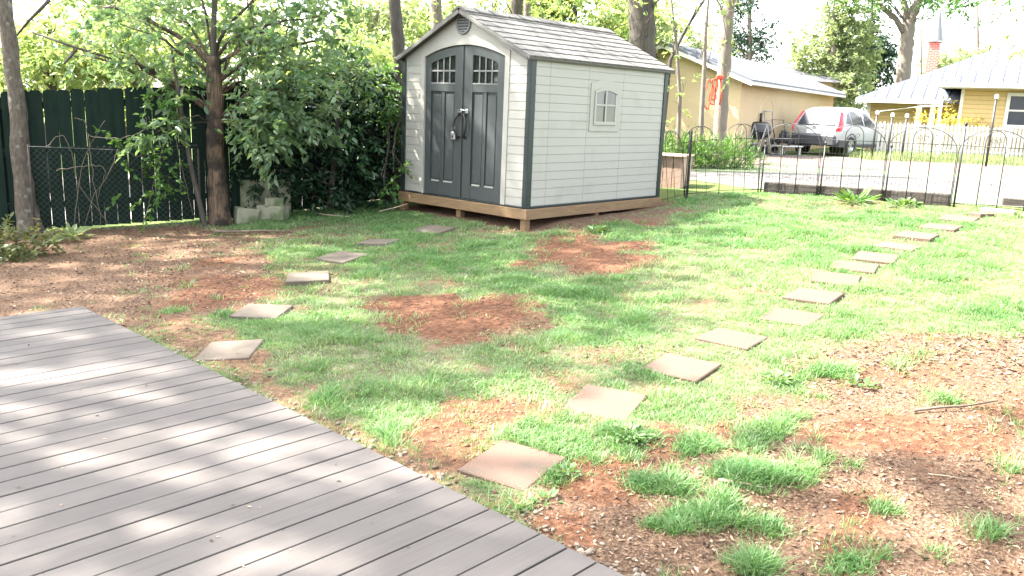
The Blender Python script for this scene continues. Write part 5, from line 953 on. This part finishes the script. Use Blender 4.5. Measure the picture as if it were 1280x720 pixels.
for y in (-.0, .5):
    for s in (-1, 1): MB().tube([(0, y, 1.0), (s*.36, y, 0)], .019, 6).build('leg', M['palem'], o, fix=False)
MB().tube([(0, -.05, 1.0), (0, .55, 1.0)], .022, 6).build('top_bar', M['palem'], o, fix=False)
p = at(940, 195, 27.8); o = empty('bucket', (p[0], p[1], g1(p[0], p[1])), 0, 'grey plastic bucket on the gravel under the a-frame stand', 'bucket'); MB().lathe([(0, .005), (.13, .005), (.165, .36), (.175, .36), (.175, .38), (.155, .38), (.12, .02), (0, .02)], 18).build('pail', M['bucket'] if 'bucket' in M else M['roofg'], o, fix=False); MB().tube([(.17*math.cos(t), .02, .37-.16*math.sin(t)) for t in np.linspace(0, math.pi, 10)], .006, 5).build('handle', M['steel'], o, fix=False)
p = at(963, 194, 29.0); o = empty('hand_truck', (p[0], p[1], g1(p[0], p[1])), .57, 'tall white framed hand truck leaning at the tan wall between grill and mower', 'hand truck')
for x in (-.2, .2): MB().tube([(x, 0, .1), (x, .28, 1.42)], .018, 6).build('rail', M['palem'], o, fix=False); MB().lathe([(.05, -.04), (.13, -.04), (.13, .04), (.05, .04)], 14, Matrix.Translation((x*1.25, .05, .13)) @ Matrix.Rotation(math.pi/2, 4, 'Y')).build('wheel', M['tyre'], o, fix=False)
MB().tube([(-.2, .28, 1.42), (.2, .28, 1.42)], .022, 6).tube([(-.2, .15, .8), (.2, .15, .8)], .016, 6).tube([(-.2, .22, 1.12), (.2, .22, 1.12)], .016, 6).build('crossbar', M['palem'], o, fix=False); MB().box((-.22, -.22, .03), (.22, .02, .05)).build('toe_plate', M['steel'], o)
p = at(978, 194, 29.3); o = empty('lawn_mower', (p[0], p[1], g1(p[0], p[1])), .9, 'dark push mower parked on a low pale bench left of the car', 'mower')
MB().box((-.35, -.26, .38), (.35, .26, .52), .05).build('mower_deck', M['black'], o); MB().box((-.16, -.15, .521), (.18, .15, .72), .04).lathe([(.0, .82), (.12, .8), (.13, .721), (0, .721)], 12).build('engine', M['card'], o, fix=False)
for x in (-.28, .28):
    for y in (-.3, .3): MB().lathe([(0, -.03), (.12, -.03), (.12, .03), (0, .03)], 14, Matrix.Translation((x, y, .43)) @ Matrix.Rotation(math.pi/2, 4, 'X')).build('wheel', M['tyre'], o, fix=False)
MB().tube([(-.3, -.2, .5), (-.75, -.2, 1.15), (-.75, .2, 1.15), (-.3, .2, .5)], .016, 6).build('handle', M['black'], o, fix=False)
o = empty('bench', (p[0], p[1], g1(p[0], p[1])), .57, 'low pale wooden bench carrying the dark mower by the garage', 'bench'); MB().box((-.55, -.4, .26), (.55, .4, .305), .01).build('bench_top', M['trimw'], o)
for x in (-.48, .42):
    for y in (-.36, .3): MB().box((x, y, -.03), (x+.06, y+.06, .259)).build('leg', M['trimw'], o)
# planter box and shrub behind the fence corner
p = np.array([2.42, 14.6]); o = empty('planter_box', (*p, g1(*p)-.14), -.45, 'faded pinkish wooden planter box behind the rear corner of the shed', 'planter'); mb = MB()
for k in range(7): mb.box((-.62+k*.162, -.3, .12), (-.62+k*.162+.155, -.27, .66), .006)
mb.build('front_boards', M['planter'], o); MB().box((-.62, -.265, .02), (-.585, .3, .66)).box((.475, -.265, .02), (.51, .3, .66)).box((-.584, .265, .02), (.474, .3, .66)).build('side_boards', M['planter'], o); MB().box((-.63, -.285, -.05), (.52, .28, .119)).build('dark_base', M['timber'], o); MB().box((-.66, -.34, .661), (.55, .32, .69), .006).build('cap_board', M['planter'], o)
rgb = np.random.default_rng(21)
o = empty('fountain_shrub', (4.45, 18.2, g1(4.45, 18.2)), 0, 'spreading green shrub with arching fine leaves behind the wire fence', 'shrub')
P, D, Nn, L, Rr = sprays(rgb, [(-.8, 0, .22, .55, .5, .24, 2600), (-.1, .1, .24, .65, .5, .24, 2800), (-1.2, .2, .30, .4, .4, .28, 1300), (.5, 0, .12, .4, .4, .14, 700)], .12, droop=.1); D = D*.7+np.array([0, 0, .4]); V, Q, k = leaf_geo(P, D, Nn, L, .16, simple=True); np_mesh('foliage', V, Q, M['leaf_m'], o, rnd=np.repeat(Rr, k))
mb = MB()
for k in range(14): a = k*.45; mb.tube([(math.cos(a)*.2, math.sin(a)*.2, -.05), (math.cos(a)*.4, math.sin(a)*.35, .22), (math.cos(a)*.8, math.sin(a)*.5, .34)], [.012, .01, .005], 4)
mb.build('stems', M['bark_d'], o, fix=False)
p = at(1195, 150, 29.5)
o = empty('golden_shrub', (p[0]+.6, 29.6, g1(p[0], 29.6)), 0, 'golden yellow leafy shrub spilling over the white picket fence', 'shrub'); foliage('foliage', M['leaf_g'], o, rgb, [(-.5, 2.2, 1.1, .6, .5, .35, 260), (.3, 2.2, 1.3, .7, .5, .4, 380), (1.2, 2.2, 1.2, .7, .5, .28, 230), (1.9, 2.2, 1.1, .5, .4, .2, 90)], .17, .3, True, droop=.1)
mb = MB()
for k in range(7): mb.tube([(.3, 1.9, -.1), (-.5+k*.35, 2, .8), (-.9+k*.5, 2, 1.3)], [.03, .02, .008], 4)
mb.build('stems', M['bark_l'], o, fix=False)
# trunks and saplings behind the shed and by the garage
def bare_tree(name, lab, seed, u, v, Y, pts, rads, bark, clumps, leaf, L0=.12, cat='tree', **kw):
    b = at(u, v, Y); base = (b[0], b[1]); return tree(name, lab, cat, seed, base, toff(base, pts), rads, bark, clumps, leaf, L0, **kw)
bare_tree('tall_tree', 'thick dark trunk rising directly behind the rear end of the shed roof', 'x' and 61, 806, 190, 17.5, [(804, 90, 0), (802, 0, 0), (798, -120, 0), (795, -260, .3)], (.31, .27, .26, .24, .18), M['bark_d'], [cl_at(760, -60, 17, 90, 40, 350), cl_at(850, -40, 17, 80, 40, 300), cl_at(815, 15, 16.6, 22, 8, 40), cl_at(800, -190, 17, 150, 60, 500), cl_at(690, -120, 17.5, 100, 50, 400)], M['leaf_y'], .13, start=.3)
bare_tree('street_tree', 'grey brown trunk with a red hose hanging on it at the garage corner', 62, 899, 192, 20.5, [(903, 110, 0), (908, 50, 0), (912, 0, 0), (916, -110, 0)], (.155, .15, .145, .14, .10), M['bark_l'], [cl_at(900, 40, 20.3, 16, 16, 40), cl_at(912, 90, 20.2, 12, 10, 28), cl_at(870, -30, 20, 60, 30, 220), cl_at(940, -40, 20, 60, 35, 220), cl_at(905, 10, 20, 30, 14, 60)], M['leaf_y'], .10, start=.3)
pts = []
q = at(894, 97, 20.25); o = empty('garden_hose', tuple(q), 0, 'orange red hose looped over a stub on the grey trunk', 'hose'); mb = MB()
for k in range(3): mb.tube([(.03*k-.05*k*k+(.055+.02*k)*math.sin(t)+.03*math.sin(3*t+k), -.02*k, -.27-.06*k-(.24+.05*k)*math.cos(t)) for t in np.linspace(0, 2*math.pi, 22)], .016, 6)
mb.build('coil', M['hose'], o, fix=False); MB().tube([(.12, .0, .02), (.18, 0, -.3), (.16, 0, -.62)], .02, 6).box((.02, -.05, -.04), (.2, .03, .06), .02).build('hose_end', M['hose'], o, fix=False)
bare_tree('sapling', 'thin pale sapling left of the trunk with the red hose', 63, 876, 185, 19, [(879, 110, 0), (882, 40, 0), (888, -30, 0)], (.055, .048, .04, .02), M['bark_l'], [cl_at(868, 30, 19, 18, 14, 30), cl_at(890, 60, 19, 14, 12, 28), cl_at(884, 0, 19, 26, 14, 50)], M['leaf_y'], .10, cat='sapling', flare=1.1, start=.2)
bare_tree('sapling', 'yellowish slender sapling close to the rear corner of the shed', 64, 848, 190, 18, [(850, 120, 0), (846, 60, 0), (838, -10, 0)], (.05, .04, .03, .015), M['bark_l'], [cl_at(850, 125, 18, 14, 24, 60), cl_at(842, 60, 18, 18, 18, 40), cl_at(858, 100, 18, 18, 18, 30), cl_at(835, 20, 18, 20, 14, 40)], M['leaf_y'], .10, cat='sapling', flare=1.1, start=.2)
bare_tree('sapling', 'dark bare sapling leaning right from behind the shed roof corner', 65, 826, 185, 18.5, [(838, 75, 0), (858, 35, 0), (880, 0, 0), (900, -30, 0)], (.045, .04, .035, .03, .02), M['bark_d'], [cl_at(846, 30, 18, 20, 12, 26), cl_at(895, -20, 18, 20, 14, 40)], M['leaf_y'], .10, cat='sapling', flare=1.1, start=.3)
bare_tree('forest_tree', 'hazy grey trunk seen above the left slope of the shed roof', 66, 548, 190, 24, [(547, 90, 0), (545, 0, 0), (543, -120, 0)], (.19, .17, .15, .12), M['bark_l'], [cl_at(560, 20, 23, 50, 30, 240), cl_at(520, 40, 23, 40, 30, 200), cl_at(545, -50, 23, 80, 40, 350)], M['leaf_y'], .15, start=.2)
bare_tree('forest_tree', 'dark straight trunk seen above the front ridge of the shed', 67, 650, 190, 23, [(648, 90, 0), (646, 0, 0), (644, -120, 0)], (.20, .17, .16, .12), M['bark_d'], [cl_at(620, -20, 22.5, 60, 30, 300), cl_at(690, -10, 22.5, 70, 36, 380), cl_at(640, -80, 22, 100, 40, 400)], M['leaf_y'], .15, start=.2)
bare_tree('forest_tree', 'slim pale trunk standing just right of the dark straight trunk', 68, 662, 190, 23.5, [(660, 60, 0), (659, 0, 0), (664, -100, 0)], (.11, .10, .09, .06), M['bark_l'], [cl_at(680, 20, 23.5, 40, 16, 160), cl_at(668, -50, 23.5, 60, 30, 240)], M['leaf_y'], .15, start=.2)
# leafy wall of trees beyond the board fence and behind the shed
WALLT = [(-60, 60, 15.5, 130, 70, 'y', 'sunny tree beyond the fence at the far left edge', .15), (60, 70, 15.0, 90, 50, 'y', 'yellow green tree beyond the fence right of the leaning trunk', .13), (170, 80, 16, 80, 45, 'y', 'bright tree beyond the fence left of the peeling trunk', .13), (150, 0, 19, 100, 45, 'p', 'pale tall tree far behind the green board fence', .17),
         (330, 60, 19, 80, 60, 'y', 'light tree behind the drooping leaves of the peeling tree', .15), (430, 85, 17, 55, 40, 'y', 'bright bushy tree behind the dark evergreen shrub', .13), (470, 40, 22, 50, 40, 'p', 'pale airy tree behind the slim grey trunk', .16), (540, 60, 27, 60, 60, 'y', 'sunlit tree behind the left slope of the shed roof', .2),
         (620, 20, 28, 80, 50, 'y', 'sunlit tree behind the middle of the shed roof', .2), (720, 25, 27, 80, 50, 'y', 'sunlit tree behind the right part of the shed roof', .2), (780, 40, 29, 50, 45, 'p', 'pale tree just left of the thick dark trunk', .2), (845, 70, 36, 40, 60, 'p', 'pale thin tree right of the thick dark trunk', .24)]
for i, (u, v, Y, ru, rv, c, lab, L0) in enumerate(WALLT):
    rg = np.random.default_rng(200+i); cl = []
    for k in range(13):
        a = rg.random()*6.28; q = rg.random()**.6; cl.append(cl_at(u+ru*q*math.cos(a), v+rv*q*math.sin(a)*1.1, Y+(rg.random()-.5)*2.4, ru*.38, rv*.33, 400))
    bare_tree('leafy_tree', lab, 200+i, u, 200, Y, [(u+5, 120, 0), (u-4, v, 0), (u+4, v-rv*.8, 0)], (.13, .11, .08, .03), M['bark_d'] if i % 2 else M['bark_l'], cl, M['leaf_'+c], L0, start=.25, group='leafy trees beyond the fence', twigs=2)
# trees around the garage and the house
def bg_tree(lab, seed, u, Y, cls, leaf, L0, r=.25, bark='bark_l', top=None, name='background_tree', **kw):
    return bare_tree(name, lab, seed, u, 185, Y, [(u, 120, 0), (u+2, 60, 0), (u+2, top if top is not None else 0, 0)], (r, r*.8, r*.6, r*.25), M[bark], cls, M[leaf], L0, start=.25, **kw)
def puff(seed, u, v, Y, ru, rv, n, nl, f=.34):
    rg = np.random.default_rng(seed); out = []
    for k in range(n):
        a = rg.random()*6.28; q = rg.random()**.55; out.append(cl_at(u+ru*q*math.cos(a), v+rv*q*math.sin(a), Y+(rg.random()-.5)*ru/F*Y, ru*f, rv*f, nl))
    return out
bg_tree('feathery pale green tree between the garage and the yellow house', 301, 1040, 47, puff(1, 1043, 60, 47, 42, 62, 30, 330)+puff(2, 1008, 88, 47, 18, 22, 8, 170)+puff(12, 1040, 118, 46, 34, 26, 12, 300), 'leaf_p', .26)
bg_tree('dark blue green evergreen beside the big pale trunk', 302, 1088, 52, puff(3, 1092, 72, 52, 26, 34, 14, 330)+puff(13, 1080, 25, 52, 22, 25, 5, 200), 'leaf_e', .25, bark='bark_d')
bg_tree('dusky bluish tree above the tan garage roof', 303, 935, 50, puff(4, 938, 52, 50, 26, 30, 14, 170)+puff(14, 925, 15, 50, 26, 25, 8, 110), 'leaf_e', .24)
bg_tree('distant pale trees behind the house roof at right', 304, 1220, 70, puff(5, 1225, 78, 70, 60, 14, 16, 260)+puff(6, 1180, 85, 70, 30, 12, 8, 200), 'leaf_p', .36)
bare_tree('big_tree', 'big pale grey trunk forking above the left roof of the yellow house', 305, 1128, 180, 48, [(1127, 110, 0), (1133, 60, 0), (1135, 32, 0), (1148, 0, 0), (1160, -60, 0)], (.44, .40, .37, .34, .22, .12), M['bark_l'], puff(7, 1170, -25, 47, 70, 28, 16, 170)+puff(8, 1090, -20, 47, 50, 24, 8, 140)+[cl_at(1200, 6, 47, 24, 10, 130), cl_at(1240, -4, 47, 26, 12, 150), cl_at(1262, 8, 47, 16, 8, 70)], M['leaf_m'], .26, start=.6, limbr=.12)
o = [c for c in COL.objects if c.name.startswith('big_tree')][0]; zz = np.array(o.location); MB().tube([at(1134, 48, 48)-zz, at(1120, 24, 48)-zz, at(1105, 12, 48)-zz, at(1095, -5, 48)-zz], [.2, .15, .12, .08], 8).tube([at(1134, 44, 48)-zz, at(1132, 15, 48)-zz, at(1127, -20, 48)-zz], [.22, .17, .12], 8).build('limb', M['bark_l'], o, fix=False)
bg_tree('light green tree overhanging the right edge in front of the house roof', 306, 1330, 24, [cl_at(1283, 60, 24, 16, 14, 90), cl_at(1300, 20, 24, 40, 30, 200), cl_at(1320, 60, 24, 30, 30, 200), cl_at(1290, -20, 24, 40, 20, 150)], 'leaf_y', .15, r=.12)
bg_tree('thin bare tree left of the red brick chimney', 307, 1150, 55, [cl_at(1148, 70, 55, 12, 24, 14), cl_at(1155, 50, 55, 12, 20, 12)], 'leaf_p', .2, r=.10, top=20)
# weedy grass strip before the picket fence
def verge():
    n = 6500; x = 8.0+15*rng.random(n); y = 27.2+3.7*rng.random(n); k = 3; x = np.repeat(x, k)+rng.normal(size=n*k)*.06; y = np.repeat(y, k)+rng.normal(size=n*k)*.06; ok = (x > 11.2+.0*y) | (y > 60); x, y = x[ok], y[ok]; n = len(x); a = rng.random(n)*6.28; h = .08+.26*rng.random(n)**1.7
    P = np.stack([x, y, G(x, y)-.01], 1); D = np.stack([np.cos(a)*.35, np.sin(a)*.35, np.ones(n)], 1); V, Q, kk = leaf_geo(P, D, rng.normal(size=(n, 3)), h, .09, simple=True); tag(np_mesh('verge_grass', V, Q, M['leaf_p'], rnd=np.repeat(rng.random(n)*.8, kk)), 'tall weedy grass in front of the white picket fence', 'grass', kind='stuff')
verge()
